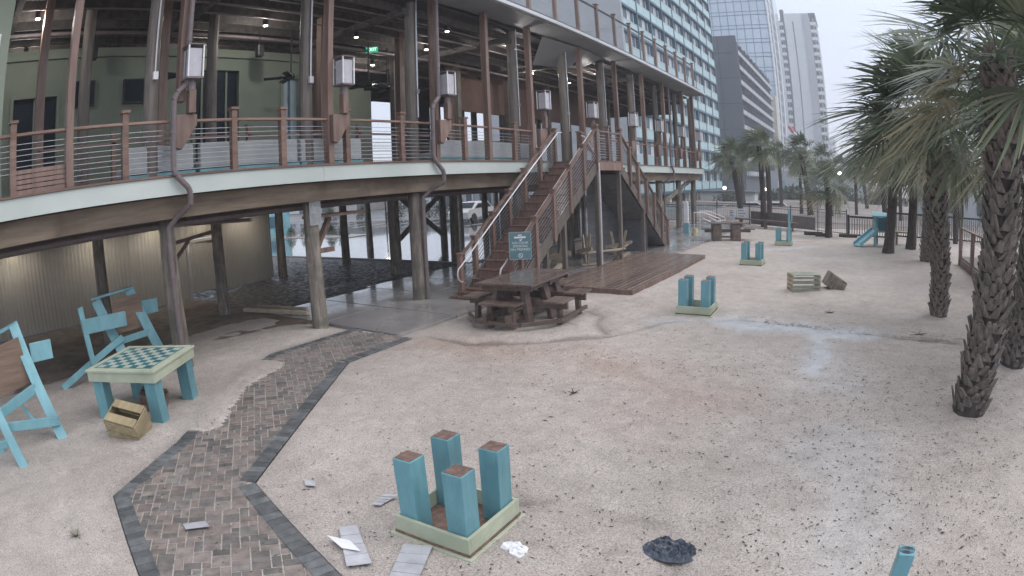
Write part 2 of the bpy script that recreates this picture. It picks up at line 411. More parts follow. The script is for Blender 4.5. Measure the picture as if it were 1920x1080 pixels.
def tag(o, label, cat, group=None):
    o['label'] = label; o['category'] = cat
    if group: o['group'] = group
    return o
def thing(name, label, cat, loc=(0, 0, 0), group=None):
    o = bpy.data.objects.new(name, None); o.empty_display_size = .2
    COL.objects.link(o); o.location = loc
    return tag(o, label, cat, group)
def struct(o, kind='structure'): o['kind'] = kind; return o
def kids(o): return [c for c in list(COL.objects) if c.parent == o]
def dup(root, loc, label=None, rotz=0, scale=1, group=None):
    r = root.copy(); COL.objects.link(r); r.location = loc
    r.rotation_euler = (0, 0, rotz); r.scale = (scale,) * 3
    if label: r['label'] = label
    if group: r['group'] = group
    def rec(a, b):
        for ch in kids(a):
            if ch.name == b.name: continue
            c = ch.copy(); COL.objects.link(c); c.parent = b; rec(ch, c)
    rec(root, r)
    return r
def text(name, body, size, mat, parent, loc, rot, ext=.002, align='CENTER'):
    c = bpy.data.curves.new(name, 'FONT'); c.body = body; c.size = size; c.extrude = ext; c.align_x = align; c.align_y = 'CENTER'
    c.materials.append(mat)
    o = bpy.data.objects.new(name, c); COL.objects.link(o); o.parent = parent
    off = Vector((0, 0, 0)); p = parent
    while p is not None: off += p.location; p = p.parent
    o.location = Vector(loc) - off; o.rotation_euler = rot
    bpy.context.view_layer.update()
    me = bpy.data.meshes.new_from_object(o.evaluated_get(bpy.context.evaluated_depsgraph_get()))
    m = bpy.data.objects.new(name, me); COL.objects.link(m); m.parent = parent; m.location = o.location; m.rotation_euler = rot
    bpy.data.objects.remove(o); m.name = name
    return m

# ================================================================== THE GROUND
def seg_dist(x, y, pts):
    best = 1e9
    for (ax, ay), (bx, by) in zip(pts[:-1], pts[1:]):
        dx, dy = bx - ax, by - ay
        t = max(0, min(1, ((x - ax) * dx + (y - ay) * dy) / (dx * dx + dy * dy + 1e-9)))
        best = min(best, math.hypot(x - ax - t * dx, y - ay - t * dy))
    return best

PATH_R = [(-1.2, 1.62), (-4.83, 2.51), (-7.18, 5.95), (-7.26, 7.60)]
PATH_L = [(-2.2, 0.30), (-5.74, 1.09), (-6.52, 2.34), (-8.37, 4.60), (-8.89, 5.47), (-8.93, 7.60)]
PATH = PATH_L + PATH_R[::-1]
def inpoly(x, y, P):
    c = False; n = len(P)
    for i in range(n):
        (x1, y1), (x2, y2) = P[i], P[(i + 1) % n]
        if (y1 > y) != (y2 > y) and x < (x2 - x1) * (y - y1) / (y2 - y1) + x1: c = not c
    return c

g = MB(); g.add([(-260, -40, -.06), (220, -40, -.06), (220, 760, -.06), (-260, 760, -.06)], [(0, 1, 2, 3)])
struct(g.build('ground', M['gnd']))

def make_sand():
    x0, x1, y0, y1, st = -12.0, 10.5, -1.0, 34.6, .085
    nx, ny = int((x1 - x0) / st) + 1, int((y1 - y0) / st) + 1
    xs = np.linspace(x0, x1, nx); ys = np.linspace(y0, y1, ny)
    X, Y = np.meshgrid(xs, ys)
    def sdist(pts):
        D = np.full(X.shape, 1e9)
        for (ax, ay), (bx, by) in zip(pts[:-1], pts[1:]):
            dx, dy = bx - ax, by - ay
            t = np.clip(((X - ax) * dx + (Y - ay) * dy) / (dx * dx + dy * dy), 0, 1)
            D = np.minimum(D, np.hypot(X - ax - t * dx, Y - ay - t * dy))
        return D
    Z = np.zeros(X.shape)
    WB = np.zeros(X.shape)
    for j in range(ny):
        for i in range(nx):
            p = Vector((xs[i], ys[j], 0))
            a = noise.noise(p * .35); b = noise.noise(p * 1.3 + Vector((9, 3, 0))); c = noise.noise(p * 4.0); e = noise.noise(Vector((p.x * 5, p.y * 9, 4)))
            Z[j, i] = .034 * a + .024 * b + .017 * c + .007 * e
            WB[j, i] = noise.noise(p * .8 + Vector((3, 17, 0)))
    # flat beside paving, pads and platform
    flat = np.minimum(sdist(PATH + [PATH[0]]), sdist([(-12.2, 7.6), (-7.6, 7.6), (-7.6, 11.2), (-9, 19.4), (-6.4, 19.4), (-6.4, 34)]))
    K = np.clip((flat - .05) / .8, 0, 1)
    inside = np.array([[inpoly(xs[i], ys[j], PATH) for i in range(nx)] for j in range(ny)])
    pad = ((X < -7.55) & (Y > 7.5)) | ((X < -6.35) & (Y > 19.3))
    # wet channels cut in by the run-off
    chan = [[(-7.2, 7.9), (-6.2, 7.8), (-5.2, 8.3), (-4.05, 9.2), (-3.5, 10.4), (-2.2, 11.1), (-.9, 11.0), (.64, 10.7), (2.0, 10.6), (3.6, 10.2)],
            [(-5.4, 10.9), (-4.9, 10.6), (-4.7, 9.9), (-4.2, 9.3)], 
            [(-1.0, 3.45), (-.75, 3.2), (-.5, 2.7), (-.2, 2.1)], [(-3.4, 3.3), (-2.2, 3.9), (-1.3, 3.9)],
            [(-5.5, 24.6), (-4.5, 24), (-3.6, 24.6), (-2.2, 24.4)], [(-6.0, 22.2), (-4.8, 22.6), (-3.6, 22.2), (-2.4, 22.8)],
            [(-3.9, 26.6), (-2.9, 26.2), (-1.8, 27.0)], [(-4.6, 28.4), (-2.4, 29.2), (.4, 28.6), (3, 28.8)]]
    wig = WB * .25
    D = np.minimum.reduce([sdist(c) for c in chan]) + wig * .5
    dark = np.clip(1 - np.abs(D) / .16, 0, 1) * .95
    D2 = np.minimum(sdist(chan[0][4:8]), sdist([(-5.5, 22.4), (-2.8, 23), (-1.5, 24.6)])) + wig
    film_sheen = np.clip(1 - D2 / .7, 0, 1) * .7  # where the wet sand gets its painted sky sheen
    film_sheen = np.maximum(film_sheen, np.clip(1 - (sdist([(-.2, 9.6), (.1, 7.2), (.2, 5.2), (.35, 3.5)]) + wig * 4) / 1.0, 0, 1) * .5)
    film_sheen = np.maximum(film_sheen, .85 * np.clip(1.3 - (sdist([(-2.6, 10.8), (-1.4, 10.75), (-.2, 10.65), (.5, 10.55)]) + wig * 1.5) / .55, 0, 1))
    film_sheen = np.maximum(film_sheen, .8 * np.clip(1.2 - (sdist([(-.6, 10.6), (-.35, 9.4), (-.4, 8.3)]) + wig) / .35, 0, 1))
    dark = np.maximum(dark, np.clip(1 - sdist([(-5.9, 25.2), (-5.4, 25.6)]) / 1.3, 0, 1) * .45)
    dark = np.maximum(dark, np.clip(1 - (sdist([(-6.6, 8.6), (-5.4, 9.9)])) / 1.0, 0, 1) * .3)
    dark = np.maximum(dark, np.clip(1 - flat / .25, 0, 1) * .45)
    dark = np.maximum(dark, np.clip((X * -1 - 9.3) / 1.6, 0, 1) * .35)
    redd = np.clip(1 - (sdist([(-6.6, 7.4), (-5.0, 7.6), (-3.4, 7.6), (-2.0, 6.6)]) + wig * 3) / 1.6, 0, 1) * .8
    redd = np.maximum(redd, np.clip(1 - (sdist([(-3.2, 6.2), (-1.8, 5.4)]) + wig * 2) / 1.0, 0, 1) * .5)
    Z = Z * K - .05 * np.clip(1 - np.abs(D) / .22, 0, 1) + .018 * np.clip(1 - np.abs(np.abs(D) - .33) / .2, 0, 1) * K
    for (cx, cy, r, h) in [(-1.6, 8.6, .5, .05), (1.94, 7.04, .55, .06), (3.26, 9.2, .6, .05), (2.29, 12.5, .6, .05), (-2.7, 5.0, .6, .03), (-.6, 14.6, .7, .04), (3.1, 21.4, .9, .07), (1.8, 23.5, .9, .06), (-2.7, 3.12, .62, .032), (-3.13, 11.38, .6, .03), (-3.2, 18.45, .6, .03), (-2.86, 24.45, .6, .03), (-7.1, 2.3, .3, .03), (-1.1, 14.5, .5, .035), (-.4, 14.85, .35, .03), (-8.2, 1.9, .25, .03)]:
        Z += h * np.exp(-((X - cx) ** 2 + (Y - cy) ** 2) / r ** 2)
    rq = random.Random(8)
    for k in range(420):
        cx, cy = rq.uniform(-9, 6), rq.uniform(1, 30); r = rq.uniform(.09, .17); d_ = rq.uniform(-.026, .012)
        i0, i1 = int((cx - .6 - x0) / st), int((cx + .6 - x0) / st); j0, j1 = int((cy - .6 - y0) / st), int((cy + .6 - y0) / st)
        s_ = np.s_[max(0, j0):max(0, j1), max(0, i0):max(0, i1)]
        Z[s_] += K[s_] * d_ * np.exp(-((X[s_] - cx) ** 2 + ((Y[s_] - cy) * .6) ** 2) / r ** 2)
    Z = Z * (1 - .8 * film_sheen) + .012
    Z = np.where((flat < .30) & ~pad, -.004, Z)
    Z[inside & (sdist(PATH + [PATH[0]]) > .14)] = -.045; Z[pad] = -.045
    # sand blown over the left border of the paving
    drift = np.clip(1 - (sdist([(-7.0, 3.0), (-7.95, 4.15), (-8.5, 4.8)]) + .35 * WB) / .42, 0, 1)
    Z = np.maximum(Z, np.where(drift > .12, .012 + .03 * drift + .01 * WB, -1))
    verts = np.stack([X, Y, Z], -1).reshape(-1, 3)
    idx = np.arange(nx * ny).reshape(ny, nx)
    F = np.stack([idx[:-1, :-1], idx[:-1, 1:], idx[1:, 1:], idx[1:, :-1]], -1).reshape(-1, 4)
    me = bpy.data.meshes.new('sand')
    me.from_pydata(verts.tolist(), [], F.tolist())
    me.polygons.foreach_set('use_smooth', [True] * len(F))
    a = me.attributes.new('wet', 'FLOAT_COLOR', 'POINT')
    a.data.foreach_set('color', np.stack([dark, film_sheen, redd, np.ones_like(dark)], -1).reshape(-1))
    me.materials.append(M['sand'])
    o = bpy.data.objects.new('sand', me); COL.objects.link(o); struct(o)
    return Z, x0, y0, st, xs, ys
SZ, SX0, SY0, SST, SXS, SYS = make_sand()
def zs(x, y):
    i = min(max(int((x - SX0) / (SXS[1] - SXS[0])), 0), len(SXS) - 1); j = min(max(int((y - SY0) / (SYS[1] - SYS[0])), 0), len(SYS) - 1)
    return max(float(SZ[j, i]), .0)

# paved path: random-size pavers inside, a soldier course of dark stones along both edges
pb = MB(); pb.poly(PATH, -.05, -.004); struct(pb.build('bedding_sand', M['sand']))
pv = MB()
ang = R(57); ca, sa = math.cos(ang), math.sin(ang)
cell = .088
used = set()
cols = [(.20, .175, .165), (.225, .20, .19), (.16, .152, .15), (.24, .205, .19), (.20, .19, .182), (.145, .138, .134), (.22, .19, .18)]
def paver(mb, P4, z, col, ins=.006, ch=.006):
    c = sum((Vector(p) for p in P4), Vector((0, 0))) / 4
    def sh(p, d): v = Vector(p) - c; l = v.length; return c + v * (1 - d * 1.4 / l)
    A = [sh(p, ins) for p in P4]; B = [sh(p, ins + ch) for p in P4]
    mb.ci = col
    mb.add([(p.x, p.y, z - .03) for p in A] + [(p.x, p.y, z - ch) for p in A] + [(p.x, p.y, z) for p in B],
           [(0, 1, 5, 4), (1, 2, 6, 5), (2, 3, 7, 6), (3, 0, 4, 7), (4, 5, 9, 8), (5, 6, 10, 9), (6, 7, 11, 10), (7, 4, 8, 11), (8, 9, 10, 11)])
rp = random.Random(3)
for i in range(-110, 120):
    for j in range(-110, 120):
        if (i, j) in used: continue
        k = rp.random()
        w, h = (2, 1) if k < .4 else ((1, 2) if k < .6 else ((2, 2) if k < .88 else (1, 1)))
        if any((i + a, j + b) in used for a in range(w) for b in range(h)):
            w, h = 1, 1
        for a in range(w):
            for b in range(h): used.add((i + a, j + b))
        q = []
        for (a, b) in ((0, 0), (w, 0), (w, h), (0, h)):
            u, v = (i + a) * cell, (j + b) * cell
            q.append((-6 + u * ca - v * sa, 4 + u * sa + v * ca))
        cx = sum(p[0] for p in q) / 4; cy = sum(p[1] for p in q) / 4
        if inpoly(cx, cy, PATH) and min(seg_dist(cx, cy, PATH_R), seg_dist(cx, cy, PATH_L)) > .10:
            pv.ci = None
            c = rp.choice(cols); f = rp.uniform(.85, 1.25)
            paver(pv, q, .004 + rp.uniform(-.003, .003), tuple(x * f for x in c))
def border(mb, line, side, skip=None):
    for (ax, ay), (bx, by) in zip(line[:-1], line[1:]):
        L = math.hypot(bx - ax, by - ay); n = max(1, round(L / .115)); dx, dy = (bx - ax) / L, (by - ay) / L
        nxn, nyn = -dy * side, dx * side
        for k in range(n):
            s0, s1 = L * k / n, L * (k + 1) / n
            mx, my = ax + dx * (s0 + s1) / 2, ay + dy * (s0 + s1) / 2
            if skip and skip(mx, my): continue
            q = [(ax + dx * s0, ay + dy * s0), (ax + dx * s1, ay + dy * s1), (ax + dx * s1 + nxn * .21, ay + dy * s1 + nyn * .21), (ax + dx * s0 + nxn * .21, ay + dy * s0 + nyn * .21)]
            f = rp.uniform(.65, 1.35)
            paver(mb, q, .014 + rp.uniform(-.002, .002), (.125 * f, .135 * f, .145 * f), .009)
border(pv, PATH_R, 1)
border(pv, PATH_L, -1, skip=lambda x, y: 2.9 < y < 5.1 and x < -6.8)
struct(pv.build('path', M['paver']))

# concrete pad, walkway panels, kerbs
cc = MB()
def slab(x0, x1, y0, y1, zt=.02, g=.022): cc.box(x0 + g, x1 - g, y0 + g, y1 - g, -.08, zt)
for (x0, x1) in ((-12.2, -9.95), (-9.95, -7.65)):
    for (y0, y1) in ((7.62, 9.4), (9.4, 11.2)): slab(x0, x1, y0, y1, .02 + .002 * (x0 > -10))
for y in (11.2, 13.0, 14.8): slab(-12.45, -9.95, y, y + 1.8 if y < 14 else 16.1, .02)
for y in (11.2, 13.6, 16.0): slab(-9.95, -7.5, y, y + 2.4, .012)
for k in range(9): slab(-9.95, -6.42, 18.4 + k * 1.9, 20.3 + k * 1.9, .018)
struct(cc.build('concrete_path', M['conc'], bevel=.008))
kb = MB(); kb.box(-12.47, -12.3, 16.1, 38, -.1, .03); kb.box(-60, -12.3, 15.98, 16.1, -.1, .035)
struct(kb.build('lot_kerb', M['kerb'], bevel=.02))
d = MB()
n = 60
for (x0, x1, y0, y1, mt) in ((-40, -9.9, -6, 7.6, 0), (-40, -12.5, 7.6, 15.98, 1)):
    nxg, nyg = int((x1 - x0) / .25), int((y1 - y0) / .25)
    o = len(d.v)
    for j in range(nyg + 1):
        for i in range(nxg + 1):
            x = x0 + (x1 - x0) * i / nxg; y = y0 + (y1 - y0) * j / nyg
            if mt == 0:      # ragged seam where the soil meets the sand
                seam = -11.15 + .25 * noise.noise(Vector((y * .8, 3, 0))) + (.0 if y < 5 else (y - 5) * .38)
                x = min(x, seam)
            e = min(1, min(x1 - x if mt else 9, y1 - y) / .4 + .0)
            z = (.05 * noise.noise(Vector((x * .9, y * .9, 0))) + .03 * noise.noise(Vector((x * 3, y * 3, 1)))) * e + (.014 if mt == 0 else .0)
            if mt: z -= .03 * (1 - e)
            d.v.append((x, y, z))
    for j in range(nyg):
        for i in range(nxg):
            a = o + j * (nxg + 1) + i; d.mi = mt; d.face((a, a + 1, a + nxg + 2, a + nxg + 1))
struct(d.build('soil_ground', [M['dirt'], M['mulch']], smooth=True))
lt = MB(); lt.box(-75, -12.5, 16.1, 37, -.2, -.02)
struct(lt.build('parking_ground', M['asph']))
mk = MB()
for k in range(10):
    x = -16 - 2.7 * k; mk.box(x, x + .1, 30.5, 35.5, -.03, -.016)
struct(mk.build('road_markings', M['signw']))
st = MB(); st.box(-90, -12.6, 37, 62, -.3, -.03); struct(st.build('street', M['asphf']))
# wet asphalt drive seen beyond the iron fence
st = MB(); st.box(-12.2, 9, 40, 95, -.2, -.03); struct(st.build('road', M['gnd']))

# ================================================================== THE DECK BUILDING
ROW1 = [4.0, 7.31, 10.45, 15.0, 18.2, 21.4, 24.6, 27.9, 31.2, 34.3]
B = thing('deck_restaurant', 'long raised wooden restaurant on piles with pale fascia and open balcony', 'building', (-9.5, 18, 0))
Y0, Y1 = -4.0, 34.9
m_ = MB(); m_.box(-9.12, -9.06, Y0, 7.27, 2.98, 3.28); m_.box(-9.12, -9.06, 7.275, 19.0, 2.98, 3.28); m_.box(-9.12, -9.06, 19.0, Y1, 2.98, 3.28); m_.build('fascia', M['fascia'], B, bevel=.004)
m_ = MB(); m_.box(-9.25, -9.03, Y0, Y1 + .02, 3.284, 3.32); m_.build('deck_edge_board', M['rail'], B)
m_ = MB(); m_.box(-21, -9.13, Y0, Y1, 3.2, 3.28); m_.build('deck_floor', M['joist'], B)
m_ = MB(); m_.box(-9.46, -9.3, Y0, Y1 - .1, 2.60, 2.97); m_.build('rim_beam', M['bigbeam'], B, bevel=.01)
m_ = MB()
for X in (-9.78, -13.2, -13.6, -17.3, -17.7, -20.6):
    m_.box(X - .05, X + .05, Y0, Y1 - .1, 2.62, 2.92)
m_.build('girder', M['joist'], B)
m_ = MB(); y = Y0 + .2
while y < Y1 - .2:
    m_.box(-20.8, -9.48, y, y + .045, 2.925, 3.195); y += .5
m_.build('floor_joists', M['joist'], B)
m_ = MB()
for (X, z, r) in ((-10.4, 2.50, .05), (-11.0, 2.44, .035), (-12.6, 2.52, .06), (-15.4, 2.45, .05), (-16.2, 2.56, .03)):
    m_.cyl((X, Y0, z), (X, Y1 - 1, z), r, n=8)
m_.cyl((-18, 16.9, 2.4), (-9.9, 16.9, 2.4), .04, n=8); m_.cyl((-18, 6.0, 2.38), (-9.9, 6.0, 2.38), .04, n=8)
m_.build('pipe_run', M['downsp'], B)
def pile(x, y, ztop, r=.155, name='pile', mat='pile'):
    p = MB(); N = 14; lv = 12
    lx, ly = random.uniform(-.02, .02), random.uniform(-.02, .02)
    o = 0
    for j in range(lv + 1):
        t = j / lv; z = -.1 + (ztop + .1) * t; rr = r * (1.12 - .17 * t)
        for i in range(N):
            a = 2 * math.pi * i / N; k = 1 + .06 * noise.noise(Vector((math.cos(a) * 2 + x, math.sin(a) * 2 + y, z * .5)))
            p.v.append((x + lx * t + rr * k * math.cos(a), y + ly * t + rr * k * math.sin(a), z))
    for j in range(lv):
        for i in range(N): p.face((j * N + i, j * N + (i + 1) % N, (j + 1) * N + (i + 1) % N, (j + 1) * N + i))
    p.face(tuple(range(lv * N, lv * N + N)))
    return p.build(name, M[mat], B, smooth=True)
for k, y in enumerate(ROW1):
    pl = pile(-9.62, y, 2.6 if k != 0 else 2.6)
# galvanised plate and knee braces on the second visible pile
m_ = MB(); m_.box(-9.475, -9.44, 7.14, 7.44, 2.12, 2.60)
for a in (7.19, 7.29, 7.39):
    for z in (2.2, 2.36, 2.52): m_.ball((-9.435, a, z), .016, .016, .016, 6, 4)
m_.build('bracket_plate', M['metal'], B)
m_ = MB(); m_.beam((-9.75, 7.5, 1.62), (-9.95, 8.05, 2.22), .1, .1); m_.box(-10.2, -9.7, 7.5, 8.9, 2.24, 2.30)
m_.beam((-9.6, 7.45, 1.58), (-9.6, 7.85, 1.58), .06, .1); m_.build('knee_brace', M['rust'], B)
for x, ys_ in ((-13.4, (3.6, 7.02, 10.2, 13.5, 16.6, 19.8, 23.0, 26.2, 29.6, 33)), (-17.5, (11.8, 14.9, 17.8, 20.9, 24.2, 27.6, 31, 34)), (-20.5, (12, 15.5, 19, 22.5, 26, 29.5, 33))):
    for y in ys_: pile(x, y, 2.62, .15)
m_ = MB(); m_.beam((-17.5, 17.9, 2.5), (-17.5, 20.8, .5), .07, .22); m_.build('cross_brace', M['pile'], B)
m_ = MB(); m_.beam((-17.42, 17.9, .6), (-17.42, 20.8, 2.4), .07, .22); m_.build('cross_brace', M['pile'], B)
m_ = MB(); m_.beam((-9.62, 28.1, 1.4), (-9.62, 34.2, 2.7), .08, .24); m_.build('cross_brace', M['pile'], B)
m_ = MB(); m_.beam((-13.0, 5.2, 1.95), (-13.1, 7.0, 2.15), .05, .09); m_.beam((-13.0, 5.25, 1.3), (-13.05, 6.0, 2.0), .05, .09); m_.build('diagonal_strut', M['rust'], B)

# ---- upper posts
RUST = [2.0, 7.54, 10.85, 13.02, 15.28, 18.75, 21.9, 25.0, 27.9, 31.3, 33.4]
for y in RUST:
    p = MB(); p.box(-9.29, -9.11, y - .07, y + .07, 3.32, 7.55); p.build('balcony_post', M['rust'], B, bevel=.01)
for y in (4.05,):
    p = MB(); p.box(-9.29, -9.11, y + .03, y + .17, 4.55, 7.55); p.build('balcony_post', M['rust'], B, bevel=.01)
for k, y in enumerate([4.0, 7.28, 10.5, 15.0, 18.2, 21.4, 24.6, 27.9, 31.2, 34.3]):
    yy = 3.72 if k == 0 else y
    p = MB(); p.cyl((-9.62, yy, 3.3), (-9.62, yy, 7.55), .15, .13, 14); p.build('upper_pile', M['post'], B, smooth=False)
for x, ys_ in ((-13.3, (10.5, 13.7, 17.0, 20.3, 23.6, 27, 30.4, 33.6)), (-12.2, (3.0, 6.35)), (-17, (12.0, 15, 18.5, 22, 25.6, 29, 32.5)), (-11.6, (1.8, 4.75, 9.3, 12.2))):
    for y in ys_:
        p = MB(); p.box(x - .1, x + .1, y - .1, y + .1, 3.3, 7.35) if x in (-11.6, -13.3) else p.cyl((x, y, 3.3), (x, y, 7.35), .14, n=12)
        p.build('inner_post', M['rust'] if x == -11.6 else M['post'], B)
# white conduits with junction boxes
for y in (3.72, 7.28):
    p = MB(); p.cyl((-9.44, y, 5.15), (-9.44, y, 7.5), .016, n=6); p.box(-9.47, -9.40, y - .05, y + .05, 5.02, 5.16); p.build('conduit', M['pipew'], B)
for y in (10.5, 15.0, 18.2, 21.4, 24.6):
    p = MB(); p.cyl((-9.46, y + .05, 4.4), (-9.46, y + .05, 7.5), .022, n=6); p.box(-9.5, -9.43, y - .0, y + .1, 5.0, 5.1); p.build('conduit', M['metal'], B)
# downspouts
for (y, b) in ((4.12, 0), (10.72, 0), (28.3, 1)):
    p = MB()
    p.tube([(-9.02, y + .08, 7.5), (-9.02, y + .08, 4.85), (-9.0, y - .12, 4.68), (-9.0, y - .18, 4.55), (-9.0, y - .2, 3.42), (-8.98, y - .16, 3.3), (-8.96, y + .06, 3.08), (-8.96, y + .1, 2.98), (-8.98, y + .1, 2.8), (-9.3, y - .05, 2.62), (-9.42, y - .18, 2.45), (-9.42, y - .2, .05)], .052, 10)
    for z in (7.0, 5.6, 4.0, 1.6, .8): p.cyl((-9.02 if z > 4.8 else (-9.0 if z > 3 else -9.42), y + (.08 if z > 4.8 else -.2), z), (-9.02 if z > 4.8 else (-9.0 if z > 3 else -9.42), y + (.08 if z > 4.8 else -.2), z + .04), .062, n=10)
    p.build('downspout', M['downsp'], B)
# ---- ceiling, soffit, roof edge
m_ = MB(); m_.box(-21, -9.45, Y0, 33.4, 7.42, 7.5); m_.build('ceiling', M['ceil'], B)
m_ = MB(); m_.box(-9.44, -8.42, Y0, 33.45, 7.56, 7.60); m_.build('soffit', M['soffit'], B)
m_ = MB()
x = -9.9
while x > -20.5: m_.box(x - .03, x + .03, Y0, 33.3, 7.2, 7.415); x -= .62
for y in (1, 5.5, 10.2, 14.8, 19.4, 24, 28.6, 32.8): m_.box(-20.8, -9.5, y - .08, y + .08, 7.02, 7.195)
m_.build('ceiling_joists', M['joist'], B)
m_ = MB()
for (x, z, r) in ((-10.1, 7.12, .02), (-10.7, 7.05, .025), (-11.5, 7.12, .018), (-12.7, 6.98, .045), (-15, 7.0, .05)): m_.cyl((x, .5, z), (x, 33, z), r, n=8)
m_.build('ceiling_pipe', M['downsp'], B)
m_ = MB(); m_.box(-8.42, -8.30, Y0, 33.5, 7.58, 7.70); m_.build('gutter', M['gutter'], B, bevel=.02)
m_ = MB()
for k, (x, z0, z1) in enumerate(((-8.46, 7.705, 7.78), (-8.56, 7.785, 7.86), (-8.66, 7.865, 7.95), (-8.76, 7.955, 8.02))): m_.box(-21, x, Y0, 33.5 + .0 * k, z0, z1)
m_.build('roof_edge', M['roofb'], B)
m_ = MB()
m_.add([(-9.3, 16.4, 7.5), (-9.1, 19.4, 7.5), (-9.9, 19.2, 6.9), (-10.2, 17.2, 6.75)], [(0, 1, 2, 3)])
m_.add([(-9.1, 19.4, 7.5), (-9.3, 21.0, 7.52), (-9.9, 20.4, 7.1), (-9.9, 19.2, 6.9)], [(0, 1, 2, 3)])
m_.build('torn_soffit_sheet', M['soffit'], B)
# ---- rooftop railing
RT = thing('rooftop_railing', 'dark rooftop railing with brown posts above the grey eave', 'railing', (-9, 18, 8.02))
ys_ = [13.5 + 1.66 * k for k in range(13)]
for k, y in enumerate(ys_):
    p = MB(); p.box(-9.06, -8.94, y - .06, y + .06, 8.022, 9.55); p.box(-9.09, -8.91, y - .09, y + .09, 9.551, 9.60); p.build('post', M['rust'], RT, bevel=.006)
p = MB()
for a, b in zip(ys_[:-1], ys_[1:]): p.box(-9.03, -8.97, a + .062, b - .062, 9.38, 9.44)
p.build('top_rail', M['iron'], RT)
p = MB()
for a, b in zip(ys_[:-1], ys_[1:]):
    for k in range(9): p.cyl((-9, a + .06, 8.2 + .13 * k), (-9, b - .06, 8.2 + .13 * k), .005, n=4, caps=False)
p.build('cable_infill', M['cable'], RT)

# ---- rooms on the deck
m_ = MB()
def wall_x(mb, x, t, y0, y1, z0, z1, holes):
    """wall slab at x..x-t with rectangular holes (ya, yb, za, zb), cut as strips"""
    ysx = sorted({y0, y1, *[h[0] for h in holes], *[h[1] for h in holes]})
    for a, b in zip(ysx[:-1], ysx[1:]):
        hs = sorted([(h[2], h[3]) for h in holes if h[0] <= a and h[1] >= b]); z = z0
        for (c, e) in hs:
            if c > z: mb.box(x - t, x, a, b, z, c)
            z = e
        if z < z1: mb.box(x - t, x, a, b, z, z1)
H1 = [(1.35, 2.55, 3.3, 5.72), (6.5, 6.98, 3.9, 6.25), (7.15, 7.85, 3.9, 6.25), (9.35, 9.9, 4.3, 6.1)]
wall_x(m_, -13.45, .15, .4, 10.3, 3.281, 6.85, H1)
m_.box(-20, -13.61, 10.15, 10.3, 3.281, 6.85); m_.box(-13.42, -13.36, .4, 10.3, 6.6, 6.72)
for (a, b, c, e) in H1:
    m_.box(-13.445, -13.40, a - .09, a, c, e + .09); m_.box(-13.445, -13.40, b, b + .09, c, e + .09); m_.box(-13.445, -13.40, a, b, e, e + .09)
m_.build('green_wall', M['green'], B)
m_ = MB(); wall_x(m_, -16.5, .15, 13.2, 15.7, 3.281, 6.7, []); m_.build('green_wall', M['green'], B)
for (a, b, c, e) in H1:
    p = MB(); p.box(-13.56, -13.53, a, b, c, e); p.build('window', M['tvblk'] if a < 9 else M['bluewin'], B)
    p = MB(); p.box(-13.525, -13.50, (a + b) / 2 - .03, (a + b) / 2 + .03, c, e); p.build('mullion', M['green'] if a < 9 else M['hframe'], B)
m_ = MB(); m_.box(-14.2, -14.05, 17.4, 31, 5.62, 7.35); m_.box(-14.2, -14.05, 17.4, 18.0, 3.281, 5.62); m_.box(-14.2, -14.05, 22.4, 23.0, 3.281, 5.62); m_.box(-14.2, -14.05, 26.4, 27.3, 3.281, 5.62)
m_.build('brown_wall', M['brown'], B)
m_ = MB()
H2 = [(19.2, 22.9, 3.7, 7.1), (23.9, 24.4, 3.6, 7.1), (24.8, 27.7, 3.6, 7.1), (28.1, 30.6, 3.6, 7.0), (31.0, 33, 3.6, 7.0)]
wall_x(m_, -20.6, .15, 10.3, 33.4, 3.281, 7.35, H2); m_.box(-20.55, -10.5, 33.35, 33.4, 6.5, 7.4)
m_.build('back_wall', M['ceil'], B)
m_ = MB(); m_.box(-14.0, -13.6, 18.4, 21.9, 3.281, 4.35); m_.box(-14.1, -13.5, 18.3, 22.0, 4.351, 4.4); m_.build('bar_counter', M['rust'], B)
# green corner column with white louvres at the near end
m_ = MB(); m_.box(-10.2, -9.35, -3, .74, 3.285, 7.5); m_.build('green_wall', M['green'], B)
m_ = MB(); m_.box(-9.34, -9.30, -.6, .56, 5.0, 5.9)
for k in range(7): m_.box(-9.30, -9.28, -.55, .5, 5.06 + k * .11, 5.12 + k * .11)
m_.build('louvre', M['white'], B)

# ---- balcony railing
RL = thing('balcony_railing', 'brown balcony railing with steel cables above the pale fascia', 'railing', (-9.2, 18, 3.32))
def rpost(root, x, y, z0, z1, w=.12, mat='rail', name='post', capn='cap'):
    p = MB(); p.box(x - w / 2, x + w / 2, y - w / 2, y + w / 2, z0, z1); o = p.build(name, M[mat], root, bevel=.006)
    c = MB(); k = w / 2 + .025; c.box(x - k, x + k, y - k, y + k, z1, z1 + .045); c.build(capn, M[mat], o, bevel=.004)
    return o
PR = [.95, 3.06, 5.27, 6.38, 8.02, 9.66, 11.98, 14.3]
for y in PR: rpost(RL, -9.2, y, 3.32, 4.40)
PR2 = [18.4, 19.9, 23.3, 26.4, 29.6, 32.3, 34.6]
for y in PR2: rpost(RL, -9.2, y, 3.32, 4.36)
m_ = MB()
for (a, b) in ((.95, 15.3), (18.4, 34.6)): m_.box(-9.25, -9.15, a, b, 4.20, 4.245)
m_.box(-9.25, -9.15, -3, .9, 4.2, 4.245)
m_.build('top_rail', M['rail'], RL, bevel=.006)
m_ = MB()
for (a, b, n0) in ((2.0, 15.3, 0), (18.4, 34.6, 0), (-2, 2.0, 3)):
    for k in range(n0, 9): m_.cyl((-9.2, a, 3.40 + k * .085), (-9.2, b, 3.40 + k * .085), .0062, n=5, caps=False)
m_.build('cable_infill', M['cable'], RL)
m_ = MB()
for k in range(5): m_.box(-9.22, -9.18, .95, 1.95, 3.33 + k * .075, 3.39 + k * .075)
m_.build('slat_panel', M['rust'], RL)
